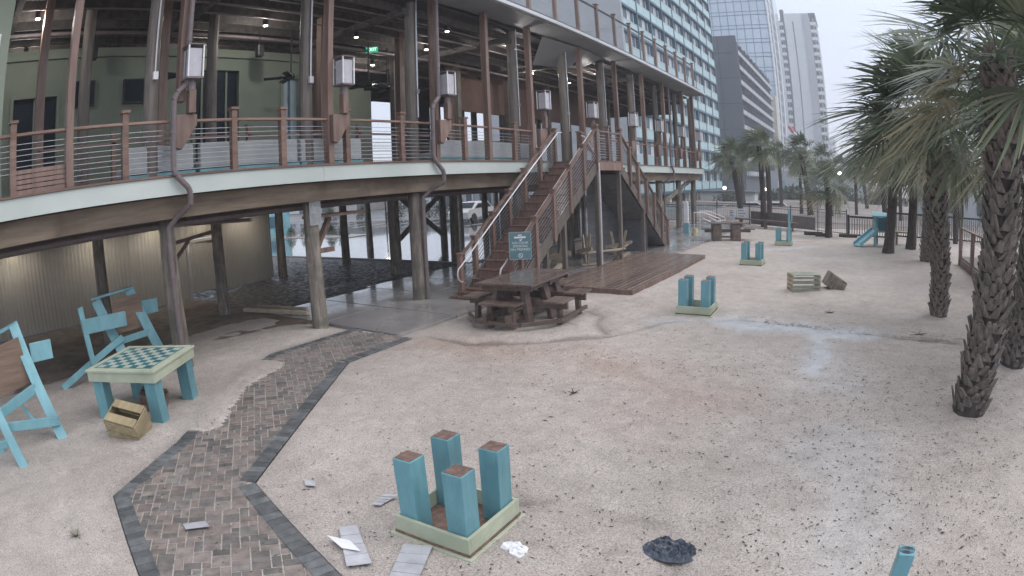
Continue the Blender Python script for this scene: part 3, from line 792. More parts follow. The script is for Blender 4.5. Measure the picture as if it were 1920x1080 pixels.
# inner railing of the ramp behind
RI = thing('inner_railing', 'second brown railing with cables further back on the deck', 'railing', (-11, 10, 3.3))
for y in (1.7, 3.4, 5.0, 6.7, 8.3, 10.0, 11.8, 13.6): rpost(RI, -11.0, y, 3.3, 4.35, .1)
m_ = MB(); m_.box(-11.05, -10.95, 1.7, 13.6, 4.15, 4.19)
for k in range(9): m_.cyl((-11, 1.7, 3.40 + k * .08), (-11, 13.6, 3.40 + k * .08), .0062, n=5, caps=False)
m_.build('rails_and_cables', M['rail'], RI)

# ---- cushioned benches along the railing
def bench(y0, y1, lab):
    b = thing('cushioned_bench', lab, 'bench', (-9.9, (y0 + y1) / 2, 3.3), 'benches behind the balcony railing')
    p = MB(); p.box(-10.35, -9.5, y0, y1, 3.3, 3.40); p.build('base', M['teallt'], b)
    p = MB(); p.box(-9.66, -9.52, y0 + .02, y1 - .02, 3.42, 3.86); p.build('back_cushion', M['seat'], b, bevel=.03)
    p = MB(); p.box(-10.3, -9.68, y0 + .02, y1 - .02, 3.41, 3.56); p.build('seat_cushion', M['seat'], b, bevel=.03)
bench(3.2, 4.6, 'short grey cushioned bench beside the first downspout'); bench(4.7, 7.0, 'long grey cushioned bench between first and second lantern')
bench(7.05, 8.75, 'grey cushioned bench behind the second lantern'); bench(11.1, 13.4, 'grey cushioned bench behind the third lantern'); bench(13.45, 16.3, 'grey cushioned bench nearest the stair top')

# ---- lanterns on timber arms
LAB = ['white framed lantern box beside the first downspout, nearest of all', 'grey panel lantern box on an arm, second from the near end', 'two panel lantern beside the middle downspout', 'tall pale lantern above the foot of the stair rail', 'pale lantern above the top of the main stair',
       'small lantern box beyond the stair landing', 'small lantern box midway along the far balcony', 'small lantern near the far end of the balcony', 'last small lantern box at the far deck end']
for k, y in enumerate((4.28, 7.8, 11.1, 15.75, 19.2, 23.2, 26.6, 30.2, 33.8)):
    l = thing('deck_lantern', LAB[k], 'lantern', (-9.0, y, 3.9), 'lanterns on the balcony posts')
    a = MB(); a.add([(-9.14, y - .30, 3.75), (-9.14, y - .30, 4.30), (-9.14, y + .12, 4.30), (-9.14, y + .12, 4.12), (-9.14, y - .18, 3.72), (-8.99, y - .30, 3.75), (-8.99, y - .30, 4.30), (-8.99, y + .12, 4.30), (-8.99, y + .12, 4.12), (-8.99, y - .18, 3.72)], [(0, 1, 2, 3, 4), (9, 8, 7, 6, 5), (0, 5, 6, 1), (1, 6, 7, 2), (2, 7, 8, 3), (3, 8, 9, 4), (4, 9, 5, 0)]); a.build('bracket', M['rust'], l, bevel=.006)
    a = MB(); a.box(-9.07, -8.93, y - .07, y + .07, 4.321, 4.72); a.build('stem', M['rust'], l, bevel=.006)
    a = MB(); a.cyl((-9, y, 4.72), (-9, y, 4.9), .08, .06, 10); a.box(-9.16, -8.84, y - .16, y + .16, 4.9, 4.93); a.build('base_plate', M['downsp'], l)
    a = MB(); a.box(-9.17, -8.83, y - .17, y + .17, 5.50, 5.52); a.build('cap', M['downsp'], l)
    a = MB()
    for (x, yy) in ((-9.15, y - .15), (-8.85, y - .15), (-9.15, y + .15), (-8.85, y + .15)): a.box(x - .012, x + .012, yy - .012, yy + .012, 4.93, 5.50)
    a.build('frame', M['signw'], l)
    a = MB(); a.box(-9.11, -8.87, y - .125, y + .125, 4.94, 5.44); a.build('panel', M['lampgl'], l)

# ---- ceiling fittings
n_ = 0
ORD = ['first', 'second', 'third', 'fourth', 'fifth', 'sixth', 'seventh', 'eighth']
for x, ys_ in ((-11.7, (1.55, 4.6, 7.57, 10.6, 13.5, 16.6, 19.7, 22.8)), (-14.2, (1.66, 4.15, 7.0, 9.0, 13.6, 16.6, 20.0)), (-9.9, (12.3, 15.6, 18.84, 22.0, 25.2))):
    for y in ys_:
        n_ += 1
        l = thing('downlight', '%s lit downlight from the near end in the %s row under the ceiling' % (ORD[ys_.index(y)], {-11.7: 'middle', -14.2: 'back', -9.9: 'outer'}[x]), 'ceiling light', (x, y, 7.0), 'lit downlights under the deck ceiling')
        p = MB(); p.cyl((x, y, 7.0), (x, y, 7.16), .07, n=12); p.build('can', M['blkpl'], l)
        p = MB(); p.cyl((x, y, 6.985), (x, y, 6.999), .055, n=12); p.build('lens', M['lamp'], l)
        if n_ % 2 == 1:
            ld = bpy.data.lights.new('downlight_glow', 'POINT'); ld.energy = 38; ld.color = (1, .95, .88); ld.shadow_soft_size = .08
            lo = bpy.data.objects.new('downlight_glow', ld); COL.objects.link(lo); lo.location = (0, 0, -.1); lo.parent = l
def fan(x, y, lab, rz=0):
    f = thing('wall_fan', lab, 'fan', (x, y, 5.9), 'black fans hanging in the deck rooms')
    p = MB(); p.cyl((x, y, 5.9), (x, y, 7.2), .025, n=8); p.ball((x, y, 5.9), .11, .11, .09, 10, 6); p.build('motor', M['blkpl'], f)
    p = MB()
    for k in range(5):
        a = rz + 2 * math.pi * k / 5; p.obox((x + .42 * math.cos(a), y + .42 * math.sin(a), 5.88), (.32 * math.cos(a), .32 * math.sin(a), .0), (-.07 * math.sin(a), .07 * math.cos(a), .02), (0, 0, .006))
    p.build('blades', M['blkpl'], f)
fan(-12.5, 5.6, 'black bladed fan hanging in front of the green wall'); fan(-12.4, 8.9, 'black fan hanging near the green wall end', .4); fan(-12.6, 11.9, 'black fan hanging left of the bright opening', .8); fan(-12.8, 12.9, 'black fan hanging right beside another near the exit sign', .2)
for (y, w, lab) in ((3.3, .55, 'small dark wall screen beside the dark doorway'), (4.86, .95, 'large dark wall screen on the green wall')):
    t = thing('wall_screen', lab, 'television', (-13.3, y, 5.7), 'dark screens on the green wall')
    p = MB(); p.box(-13.42, -13.34, y - w / 2, y + w / 2, 5.42, 6.02); p.build('case', M['blkpl'], t); p = MB(); p.box(-13.339, -13.332, y - w / 2 + .03, y + w / 2 - .03, 5.45, 5.99); p.build('screen', M['tvblk'], t)
for (x, y, z, lab) in ((-12.9, 3.35, 6.55, 'black speaker hung above the small wall screen'), (-12.6, 8.0, 6.6, 'black speaker hung above the two dark windows')):
    t = thing('hung_speaker', lab, 'speaker', (x, y, z), 'black speakers under the ceiling'); p = MB(); p.box(x - .09, x + .09, y - .09, y + .09, z - .16, z + .16); p.build('cabinet', M['blkpl'], t, bevel=.02); p = MB(); p.cyl((x, y, z + .16), (x, y, 7.2), .012, n=6); p.build('hanger', M['blkpl'], t)
e = thing('exit_sign', 'small lit green EXIT sign under the dark ceiling', 'exit sign', (-12.6, 12.05, 7.0))
p = MB(); p.obox((-12.6, 12.05, 7.0), (.13, .13, 0), (-.015, .015, 0), (0, 0, .085)); p.build('box', M['exitg'], e)
text('lettering', 'EXIT', .14, M['exitw'], e, (-12.585 + .0, 12.035, 7.0), (R(90), 0, R(45)), .002)
# ---- tan corrugated enclosure under the deck with warm tubes along its top
T = thing('corrugated_enclosure', 'tan corrugated enclosure wall with gate under the deck', 'wall', (-16.8, 5, 0))
def corr(mb, a, b, z0, z1, pitch=.13, dep=.016):
    a, b = Vector((*a, 0)), Vector((*b, 0)); L = (b - a).length; d_ = (b - a) / L; nn = Vector((d_.y, -d_.x, 0)); k = int(L / pitch)
    o = len(mb.v); prof = []
    for i in range(k):
        for (u, h) in ((0, 0), (.3, 0), (.42, 1), (.88, 1)):
            prof.append(a + d_ * (i + u) * pitch + nn * dep * h)
    prof.append(b)
    for p_ in prof: mb.v += [(p_.x, p_.y, z0), (p_.x, p_.y, z1)]
    for i in range(len(prof) - 1): mb.face((o + 2 * i, o + 2 * i + 2, o + 2 * i + 3, o + 2 * i + 1))
m_ = MB(); corr(m_, (-17.4, -3), (-16.5, 5.6), .06, 2.3); corr(m_, (-16.5, 5.6), (-16.62, 7.5), .06, 2.3)
corr(m_, (-16.72, 8.75), (-17.35, 11.3), .06, 2.3); corr(m_, (-17.4, 11.3), (-22, 12.2), .06, 2.3); m_.build('wall', M['tan'], T)
m_ = MB(); corr(m_, (-16.62, 7.62), (-16.7, 8.6), .18, 1.72, .12); m_.box(-16.70, -16.60, 7.52, 7.6, .05, 1.8); m_.box(-16.78, -16.68, 8.62, 8.72, .05, 1.8); m_.box(-16.74, -16.6, 7.52, 8.72, 1.72, 1.8); m_.build('gate', M['tan'], T)
m_ = MB(); corr(m_, (-16.62, 7.5), (-16.72, 8.72), 1.82, 2.3); m_.build('gate_header', M['tan'], T)
for (x, y) in ((-16.75, 1.5), (-16.4, 4.2), (-16.35, 6.3), (-16.5, 8.15), (-16.9, 10)):
    l = thing('tube_light', 'warm lit tube light along the top of the tan wall', 'light', (x, y, 2.36), 'warm tubes above the tan wall')
    p = MB(); p.box(x - .03, x + .03, y - .22, y + .22, 2.345, 2.375); p.build('tube', M['warm'], l)
    p = MB(); p.box(x - .05, x + .05, y - .25, y + .25, 2.376, 2.41); p.build('housing', M['downsp'], l)
    ld = bpy.data.lights.new('tube_glow', 'AREA'); ld.energy = 6.5; ld.color = (1, .90, .76); ld.shape = 'RECTANGLE'; ld.size = .1; ld.size_y = 1.4
    lo = bpy.data.objects.new('tube_glow', ld); COL.objects.link(lo); lo.location = (.45, 0, -.06); lo.parent = l; lo.rotation_euler = (0, R(12), 0)

# timber on the soil edge and loose planks
for (a, b, lab, w) in (((-12.9, 7.35, .09), (-10.9, 7.95, .07), 'long pale timber lying at the soil edge by the pile', .13), ((-13.1, 7.9, .05), (-11.4, 8.3, .05), 'thin grey timber lying behind the pale timber', .08)):
    p = MB(); p.beam(a, b, w, .08); tag(p.build('loose_timber', M['rawwood'], bevel=.006), lab, 'timber', 'timbers at the soil edge')

# ================================================================== STAIRS AND LANDING
def stair(label, ya, yb, name='staircase'):
    """flight from (ya, z=0.1) up to (yb, z=3.28), between x -8.9 and -7.5"""
    T_ = thing(name, label, 'stairs', (-8.2, (ya + yb) / 2, 0), 'timber stairs up to the deck')
    n = 17; sg = 1 if yb > ya else -1; run = abs(yb - ya) / n; rise = 3.28 / n
    m_ = MB(); r_ = MB()
    for k in range(n):
        z = rise * (k + 1); y = ya + sg * run * k
        a, b = sorted((y - sg * .03, y + sg * (run + .02)))
        if k < n - 1 or True:
            m_.box(-8.82, -7.58, a, (a + b) / 2 - .004, z - .035, z); m_.box(-8.82, -7.58, (a + b) / 2 + .004, b, z - .035, z)
        a, b = sorted((y, y + sg * .02)); r_.box(-8.82, -7.58, a, b, z - rise + .001, z - .036)
    m_.build('treads', M['tread'], T_, bevel=.004); r_.build('risers', M['rust'], T_)
    for x in (-8.87, -7.53):
        p = MB(); p.beam((x, ya + sg * .1, .02), (x, yb, 3.08), .05, .30); p.build('stringer', M['post'], T_)
    return T_, sg
def slope_z(y, ya, yb): return 3.28 * (y - ya) / (yb - ya)
def stair_rail(T_, x, ys_, ya, yb, inner):
    tops = []
    for k, y in enumerate(ys_):
        z = max(0, min(3.28, slope_z(y, ya, yb))); zt = z + 1.02
        o = rpost(T_, x, y, max(0, z - .28), zt, .12, 'rust', 'newel_post'); tops.append((y, zt - .06))
    p = MB(); q = MB()
    for (a, za), (b, zb) in zip(tops[:-1], tops[1:]):
        s = 1 if b > a else -1
        dz = (zb - za) / (b - a)
        a2, b2 = a + s * .062, b - s * .062
        p.beam((x, a2, za + dz * (a2 - a)), (x, b2, za + dz * (b2 - a)), .10, .045)
        for c in range(8):
            dd = -.11 - .104 * c
            q.cyl((x, a2, za + dz * (a2 - a) + dd), (x, b2, za + dz * (b2 - a) + dd), .0085, n=5, caps=False)
    p.build('top_rail', M['rust'], T_, bevel=.006); q.build('cable_infill', M['cable'], T_)
    # painted pipe handrail on the tread side
    xi = x + inner * .13
    (ya0, z0), (yb0, z1) = tops[0], tops[-1]
    s = 1 if yb0 > ya0 else -1
    h = MB(); dz = (z1 - z0) / (yb0 - ya0)
    pts = [(xi, yb0 + s * .25, z1 - .03), (xi, yb0, z1 - .05), (xi, ya0 - s * .15, z0 - .10 + dz * (-s * .15))]
    for k in range(9):
        t = k / 8 * math.pi * 1.1
        pts.append((xi, ya0 - s * (.15 + .14 * math.sin(t)), z0 - .24 + dz * (-s * .15) + .14 * math.cos(t) - .10 * k / 8))
    h.tube([(a, b, c) for a, b, c in pts], .02, 8)
    for (y, z) in tops[1:-1:2]: h.cyl((x, y, z - .2), (xi, y, z - .13), .009, n=6)
    h.build('pipe_handrail', M['pipew'], T_)
YA, YB = 11.25, 16.1
ST1, _ = stair('main timber stair rising from the picnic table to the deck landing', YA, YB)
stair_rail(ST1, -7.5, [11.3, 12.42, 13.36, 14.32, 15.2, 16.14], YA, YB, -1)
stair_rail(ST1, -8.9, [11.18, 11.8, 12.6, 13.42, 14.26, 15.15, 16.1], YA, YB, 1)
ST2, _ = stair('second timber stair going down the far side of the landing', 22.75, 17.95)
stair_rail(ST2, -7.5, [22.7, 21.95, 21.1, 20.3, 19.5, 18.75, 17.98], 22.75, 17.95, -1)
stair_rail(ST2, -8.9, [22.7, 21.8, 20.8, 19.8, 18.9, 17.98], 22.75, 17.95, 1)
p = MB(); p.box(-8.9, -7.42, 11.0, 11.28, .0, .14); p.box(-8.95, -7.4, 10.75, 11.05, .0, .07); p.build('bottom_step', M['tread'], ST1, bevel=.006)
L = thing('stair_landing', 'timber landing on tall posts joining the two stairs', 'landing', (-8.2, 17, 0))
m_ = MB()
for k in range(12): m_.box(-9.0, -7.45, 16.12 + k * .152, 16.12 + k * .152 + .145, 3.24, 3.28)
m_.build('boards', M['tread'], L)
m_ = MB(); m_.box(-7.5, -7.45, 16.1, 17.95, 2.98, 3.235); m_.box(-9.0, -7.51, 16.1, 16.15, 3.0, 3.235); m_.box(-9.0, -7.51, 17.9, 17.95, 3.0, 3.235); m_.build('rim_board', M['rust'], L)
for (y, zt) in ((16.16, 2.98), (17.9, 2.98)):
    m_ = MB(); m_.box(-7.62, -7.5, y - .06, y + .06, 0, zt); m_.build('support_post', M['post'], L, bevel=.008)
    m_ = MB(); m_.box(-8.95, -8.83, y - .06, y + .06, 0, zt); m_.build('support_post', M['post'], L, bevel=.008)
for (y, zt) in ((14.0, 1.6), (20.05, 1.65), (13.0, 1.0)):
    m_ = MB(); m_.box(-7.62, -7.5, y - .06, y + .06, 0, zt); m_.build('support_post', M['post'], L, bevel=.008)
m_ = MB(); m_.tube([(-7.43, 16.12, 3.2), (-7.43, 16.12, .02)], .028, 8); m_.build('white_pipe', M['pipew'], L)
for y in (16.14, 17.0, 17.95): rpost(L, -7.5, y, 3.281, 4.34, .11, 'rust')
m_ = MB(); m_.box(-7.55, -7.45, 16.2, 17.9, 4.16, 4.2)
m_.build('top_rail', M['rust'], L)
m_ = MB()
for k in range(9): m_.cyl((-7.5, 16.2, 3.38 + k * .085), (-7.5, 17.9, 3.38 + k * .085), .0085, n=5, caps=False)
m_.build('cable_infill', M['cable'], L)
# closed-in panel under the second flight
m_ = MB(); m_.poly([(-8.75, 20.6), (-7.64, 20.6), (-7.64, 20.63), (-8.75, 20.63)], 0, 1.3)
m_.add([(-8.8, 17.97, 2.86), (-7.58, 17.97, 2.86), (-7.58, 22.3, .06), (-8.8, 22.3, .06)], [(0, 1, 2, 3)]); m_.add([(-8.8, 17.98, 0.02), (-8.8, 22.2, .02), (-8.8, 22.2, .1), (-8.8, 17.98, 2.84)], [(0, 1, 2, 3)])
m_.build('under_panel', M['roofb'], ST2)

# ---- low platform beside the stairs
P_ = thing('low_platform', 'low wet timber platform lying on the sand beside the stair', 'platform', (-6.25, 16, 0))
m_ = MB(); x = -7.42; rq = random.Random(4)
while x < -5.14:
    for (ya_, yb_) in ((12.6, 15.9), (15.91, 19.3)):
        f = rq.uniform(.75, 1.25); m_.ci = (.165 * f, .118 * f, .098 * f); m_.box(x, x + .108, ya_, yb_, .12, .155 + rq.uniform(-.004, .003))
    x += .142
m_.build('boards', M['wetboard'], P_, bevel=.010)
m_ = MB(); m_.box(-7.40, -5.10, 12.62, 19.28, .05, .134); m_.build('gap_glint_sheet', M['gapglint'], P_)  # added pale sheet, paints reflected sky into the gaps between boards
m_ = MB(); m_.box(-7.44, -5.03, 12.54, 12.595, -.02, .15); m_.box(-5.085, -5.03, 12.6, 19.3, -.02, .15); m_.box(-7.44, -7.40, 12.6, 19.3, -.02, .118); m_.build('rim_board', M['rust'], P_, bevel=.004)

# ---- notice on its post
s = thing('notice_sign', 'teal notice with pale lettering on a short wooden post by the stair', 'sign', (-7.26, 11.34, 0))
m_ = MB(); m_.box(-7.32, -7.22, 11.30, 11.40, 0, 1.0); m_.build('post', M['rust'], s)
rz = math.atan2(11.34, -7.26) + math.pi / 2 + math.pi     # faces down towards the sand court
fx, fy = math.cos(rz), math.sin(rz)
face = Vector((7.26, -11.34, 0)).normalized(); rt = Vector((0, 0, 1)).cross(face)
c0 = Vector((-7.2, 11.24, 1.27)) + face * .05
m_ = MB(); m_.obox(c0, rt * .25, face * .008, (0, 0, .31)); m_.build('board', M['tealsign'], s, bevel=.006)
m_ = MB()
for (u, w_, h_) in ((-.245, .006, .305), (.245, .006, .305)): m_.obox(c0 + rt * u + face * .009, rt * w_, face * .002, (0, 0, h_))
for (z, h_) in ((-.305, .006), (.305, .006)): m_.obox(c0 + face * .0085 + Vector((0, 0, z)), rt * .25, face * .002, (0, 0, h_))
m_.build('edge', M['metal'], s)
rot = (R(90), 0, math.atan2(rt.y, rt.x))
cb = c0 + face * .012
text('lettering', 'NO CIGAR\nSMOKING\nON PREMISES', .075, M['signw'], s, cb + Vector((0, 0, -.01)), rot)
m_ = MB(); c_ = cb + Vector((0, 0, .14)); m_.obox(c_ + Vector((0, 0, .05)), rt * .13, face * .002, (0, 0, .02)); m_.obox(c_ + Vector((0, 0, .10)), rt * .045, face * .002, (0, 0, .012))
m_.add([c_ + rt * -.03 + Vector((0, 0, .0)), c_ + rt * .02 + Vector((0, 0, -.04)), c_ + rt * .06 + Vector((0, 0, .03)), c_ + rt * .01 + Vector((0, 0, .0))], [(0, 1, 2, 3)])
cc_ = cb + Vector((0, 0, -.22)); pts = [cc_ + rt * .045 * math.cos(t) + Vector((0, 0, .045 * math.sin(t))) for t in [i * math.pi / 8 for i in range(17)]]
m_.tube(pts, .006, 5); m_.cyl(pts[6], pts[14], .006, n=5); m_.build('emblem', M['signw'], s)

# ================================================================== PICNIC TABLES
def picnic(loc, label, rot=0):
    T_ = thing('picnic_table', label, 'picnic table', (0, 0, 0), 'brown picnic tables with outrigger seats')
    m_ = MB()
    for k in range(8): m_.box(-.56 + k * .142, -.56 + k * .142 + .136, -.92, .92, .765, .805)
    m_.build('top', M['ptop'], T_, bevel=.006)
    m_ = MB(); m_.box(-.5, .5, -.80, -.76, .66, .764); m_.box(-.5, .5, .76, .80, .66, .764); m_.box(-.5, .5, -.03, .03, .66, .764)
    for x in (-.42, .42): m_.box(x - .02, x + .02, -.755, -.035, .66, .764); m_.box(x - .02, x + .02, .035, .755, .66, .764)
    m_.build('apron', M['ptable'], T_)
    for (x, y) in ((-.30, -.62), (.30, -.62), (-.30, .62), (.30, .62), (-.38, 0), (.38, 0)):
        m_ = MB(); sx = 1 if x > 0 else -1; m_.beam((x * .9, y, .66), (x * 1.35, y * 1.12, .0), .09, .19, (0, 1, 0)); m_.build('leg', M['ptable'], T_, bevel=.006)
    m_ = MB()
    for y in (-.42, .42): m_.box(-1.02, 1.02, y - .03, y + .03, .30, .44)
    for x in (-.22, .22): m_.box(x - .03, x + .03, -1.22, 1.22, .155, .295)
    m_.build('outrigger_beam', M['ptable'], T_, bevel=.005)
    for (x, y) in ((-.85, -.42), (.85, -.42), (-.85, .42), (.85, .42)):
        m_ = MB(); m_.box(x - .19, x + .19, y - .26, y + .26, .441, .48); m_.build('seat', M['ptable'], T_, bevel=.006)
        m_ = MB(); m_.beam((x, y, .30), (x * 1.02, y, .0), .08, .12, (0, 1, 0)); m_.build('seat_leg', M['ptable'], T_, bevel=.004)
    for y in (-1.0, 1.0):
        m_ = MB(); m_.box(-.38, .38, y - .16, y + .16, .441, .48); m_.build('seat', M['ptable'], T_, bevel=.006)
        for x in (-.22, .22):
            m_ = MB(); m_.box(x - .05, x + .05, y - .05, y + .05, .0, .44); m_.build('seat_leg', M['ptable'], T_, bevel=.004)
    ring = [(-.45, -1.15), (.45, -1.15), (.95, -.6), (.95, .6), (.45, 1.15), (-.45, 1.15), (-.95, .6), (-.95, -.6)]
    m_ = MB()
    for a, b in [(ring[0], ring[1]), (ring[1], ring[2]), (ring[2], ring[3]), (ring[7], ring[0])]: m_.beam((*a, .13), (*b, .13), .05, .07)
    m_.build('foot_ring', M['ptable'], T_, bevel=.004)
    T_.location = loc; T_.rotation_euler = (0, 0, rot); T_.scale = (1.06, 1.06, 1.03)
    return T_
PT = picnic((-6.25, 9.95, 0), 'large wet brown picnic table at the foot of the main stair', R(4))
T_ = thing('picnic_table', 'dark brown picnic table at the far end by the iron fence', 'picnic table', (0, 0, 0), 'brown picnic tables with outrigger seats')
m_ = MB()
for k in range(6): m_.box(-.98, .98, -.45 + k * .152, -.45 + k * .152 + .145, .76, .80)
m_.build('top', M['ptable'], T_)
for x in (-.62, .42): m_ = MB(); m_.box(x - .22, x + .22, -.36, .36, .02, .755); m_.build('leg', M['ptable'], T_, bevel=.02)
m_ = MB(); m_.box(-1.25, 1.25, -.05, .05, .36, .50); m_.box(-.39, .19, -.03, .03, .12, .2); m_.build('outrigger_beam', M['ptable'], T_)
for x in (-1.18, 1.18): m_ = MB(); m_.box(x - .22, x + .22, -.42, .42, .502, .545); m_.build('seat', M['ptable'], T_)
T_.location = (-5.6, 25.6, 0); T_.rotation_euler = (0, 0, R(24)); T_.scale = (.86, .86, .98)

# upturned bench frames under the stair
def sawframe(loc, label, rot, var):
    T_ = thing('upturned_bench', label, 'bench', (0, 0, 0), 'upturned bench frames under the landing')
    m_ = MB(); m_.beam((-.12, .05, .02), (-.30, .05, 1.0), .04, .085); m_.build('crossed_leg', M['rawwood'], T_)
    m_ = MB(); m_.beam((.08, 0, .02), (.30, 0, 1.05), .04, .085); m_.build('crossed_leg', M['rawwood'], T_)
    m_ = MB(); m_.beam((-.42, 1.3, .02), (.30, 1.3, .50), .04, .08); m_.build('crossed_leg', M['rawwood'], T_)
    m_ = MB(); m_.beam((-.5, -.06, .42), (.5, -.06, .56 + var), .05, .12); m_.build('cross_rail', M['rawwood'], T_)
    m_ = MB(); m_.beam((-.2, -.1, .40), (-.2, 1.5, .40), .16, .04); m_.beam((.2, -.1, .44), (.2, 1.4, .48), .16, .04); m_.beam((0, -.2, .03), (.1, 1.5, .03), .2, .04); m_.build('plank', M['rawwood'], T_)
    T_.location = loc; T_.rotation_euler = (0, 0, rot)
    return T_
SF = sawframe((-8.3, 14.7, .02), 'upturned raw wood bench frame nearest the stair foot', R(20), .05)
dup(SF, (-8.2, 16.6, .02), 'reddish raw wood bench frame behind the white landing pipe', R(-35), .95)
dup(SF, (-7.9, 18.5, .02), 'upturned bench frame with crossed legs by the far landing post', R(12), .9)
p = MB(); p.beam((-7.95, 13.6, .12), (-8.0, 14.6, .35), .14, .04); tag(p.build('loose_plank', M['rawwood']), 'pale loose plank leaning on the nearest bench frame', 'plank')

# ================================================================== GAME TABLES
def legs_up(loc, label, mint_full=True):
    T_ = thing('upturned_table', label, 'table', (0, 0, 0), 'teal tables lying upside down on the sand')
    h = .36
    m_ = MB()
    for (a, b, c, d_) in ((-h, h, -h, -h + .03), (-h, h, h - .03, h), (-h, -h + .03, -h + .031, h - .031), (h - .03, h, -h + .031, h - .031)): m_.box(a, b, c, d_, .055, .20)
    m_.build('apron', M['mint'], T_, bevel=.004)
    m_ = MB(); k = .40; m_.box(-k, k, -k, k, -.005, .035); m_.build('table_top', M['mint'], T_, bevel=.005)
    m_ = MB(); m_.box(-.37, .37, -.37, .37, .0355, .056); m_.build('backing', M['endgrain'], T_)
    for (x, y) in ((-.235, -.235), (.235, -.235), (.235, .235), (-.235, .235)):
        m_ = MB(); m_.box(x - .088, x + .088, y - .088, y + .088, .057, .715); lg = m_.build('leg', M['teal'], T_, bevel=.006)
        m_ = MB(); m_.box(x - .079, x + .079, y - .079, y + .079, .7152, .7175); m_.build('end_grain', M['endgrain'], lg)
    T_.location = loc
    return T_
GA = legs_up((-2.70, 3.12, .010), 'upside-down teal legged table nearest the camera, beside white litter')
GA.rotation_euler = (0, 0, R(2))
for (x, y, r, lab) in ((-3.13, 11.38, 2, 'upside-down teal legged table right of the big picnic table'), (-3.2, 18.45, -1, 'upside-down teal legged table midway up the sand'), (-2.86, 24.45, 0, 'farthest upside-down teal legged table, beside the teal pole')):
    dup(GA, (x, y, .01), lab, R(r))
p = MB(); p.box(-2.64, -2.54, 24.1, 24.2, 0, 1.5); tag(p.build('teal_pole', M['teallt'], bevel=.006), 'slim pale teal pole behind the farthest upturned table', 'pole')
# near teal post at the bottom edge
t = thing('teal_post', 'short teal post with ringed end grain at the bottom edge', 'post', (.64, 2.92, 0))
p = MB(); p.obox((.66, 2.92, .36), (.055, 0, 0), (0, .055, 0), (0, 0, .36)); p.build('shaft', M['teal'], t, bevel=.005)
p = MB()
for k in range(4):
    r_ = .012 + .011 * k; q = [(.66 + r_ * 1.15 * math.cos(a), 2.92 + r_ * .8 * math.sin(a), .722) for a in [i * math.pi / 10 for i in range(21)]]
    p.tube(q, .0022, 5)
p.build('ring_grain', M['textd'], t)

# checkers table
C_ = thing('checkers_table', 'mint topped checkers table with teal legs beside the brick path', 'table', (-8.02, 2.58, 0))
cx, cy = -8.05, 2.59; ex = Vector((1.02, .76, 0)).normalized(); ey = Vector((-.76, 1.02, 0)).normalized(); hs = .66
cen = Vector((cx, cy, 0))
def o2(c, hx, hy, z0, z1): return (cen + ex * c[0] + ey * c[1] + Vector((0, 0, (z0 + z1) / 2)), ex * hx, ey * hy, (0, 0, (z1 - z0) / 2))
p = MB(); p.obox(*o2((0, 0), hs, hs, .735, .77)); p.build('top', M['mint'], C_, bevel=.006)
p = MB()
for s_ in (-1, 1): p.obox(*o2((0, s_ * (hs - .04)), hs - .02, .02, .60, .734)); p.obox(*o2((s_ * (hs - .04), 0), .02, hs - .062, .60, .734))
p.build('apron', M['mint'], C_, bevel=.004)
M['gloss'] = rough('glossy_board_white', (.45, .52, .47), (.55, .62, .56), 3, .06, .14, rand=0)
M['glosst'] = rough('glossy_board_teal', (.045, .16, .18), (.09, .25, .27), 6, .06, .14, rand=0)
p = MB(); sq = .128
for i in range(8):
    for j in range(8):
        p.mi = (i + j) % 2; p.obox(*o2(((i - 3.5) * sq, (j - 3.5) * sq), sq / 2 - .001, sq / 2 - .001, .7702, .7722))
p.build('checker_squares', [M['gloss'], M['glosst']], C_)
p = MB(); k = 4 * sq + .02
for s_ in (-1, 1): p.obox(*o2((0, s_ * k), k + .018, .008, .7702, .774)); p.obox(*o2((s_ * k, 0), .008, k - .01, .7702, .774))
p.build('board_line', M['glosst'], C_)
for (a, b) in ((-1, -1), (1, -1), (1, 1), (-1, 1)):
    p = MB(); p.obox(*o2((a * (hs - .16), b * (hs - .16)), .10, .10, -.02, .734)); p.build('leg', M['teal'], C_, bevel=.008)

# big leaning teal chair frames
def frame(name, label, parts, loc):
    T_ = thing(name, label, 'chair', loc, 'tipped teal chair frames')
    for (nm, p0, p1, w, h, up, mt) in parts:
        q = MB(); q.beam(p0, p1, w, h, up); q.build(nm, M[mt], T_, bevel=.006)
    return T_
XU = (1, 0, 0)
frame('tipped_chair', 'tipped teal chair frame standing behind the checkers table', [
    ('back_post', (-10.62, 2.66, 1.36), (-10.35, 3.02, .30), .20, .045, XU, 'teallt'),
    ('back_post', (-10.62, 3.42, 1.42), (-10.30, 3.86, .10), .20, .045, XU, 'teallt'),
    ('top_bar', (-10.66, 2.56, 1.40), (-10.66, 3.52, 1.46), .10, .04, (0, 0, 1), 'teallt'),
    ('back_panel', (-10.56, 2.98, 1.0), (-10.50, 3.62, 1.04), .02, .62, (0, 0, 1), 'brownb'),
    ('lower_bar', (-10.42, 2.95, .58), (-10.42, 3.66, .62), .04, .12, (0, 0, 1), 'teallt'),
    ('front_post', (-10.25, 2.22, 1.36), (-10.18, 2.30, .22), .11, .05, XU, 'teallt'),
    ('arm_board', (-10.21, 2.20, 1.02), (-10.21, 3.14, 1.00), .04, .26, (0, 0, 1), 'teallt'),
    ('arm_board', (-10.6, 3.52, 1.06), (-10.6, 4.0, 1.05), .04, .26, (0, 0, 1), 'teallt'),
    ('rear_leg', (-10.45, 1.58, .03), (-10.35, 3.05, .66), .05, .12, (0, 0, 1), 'teallt')], (-10.4, 3, 0))
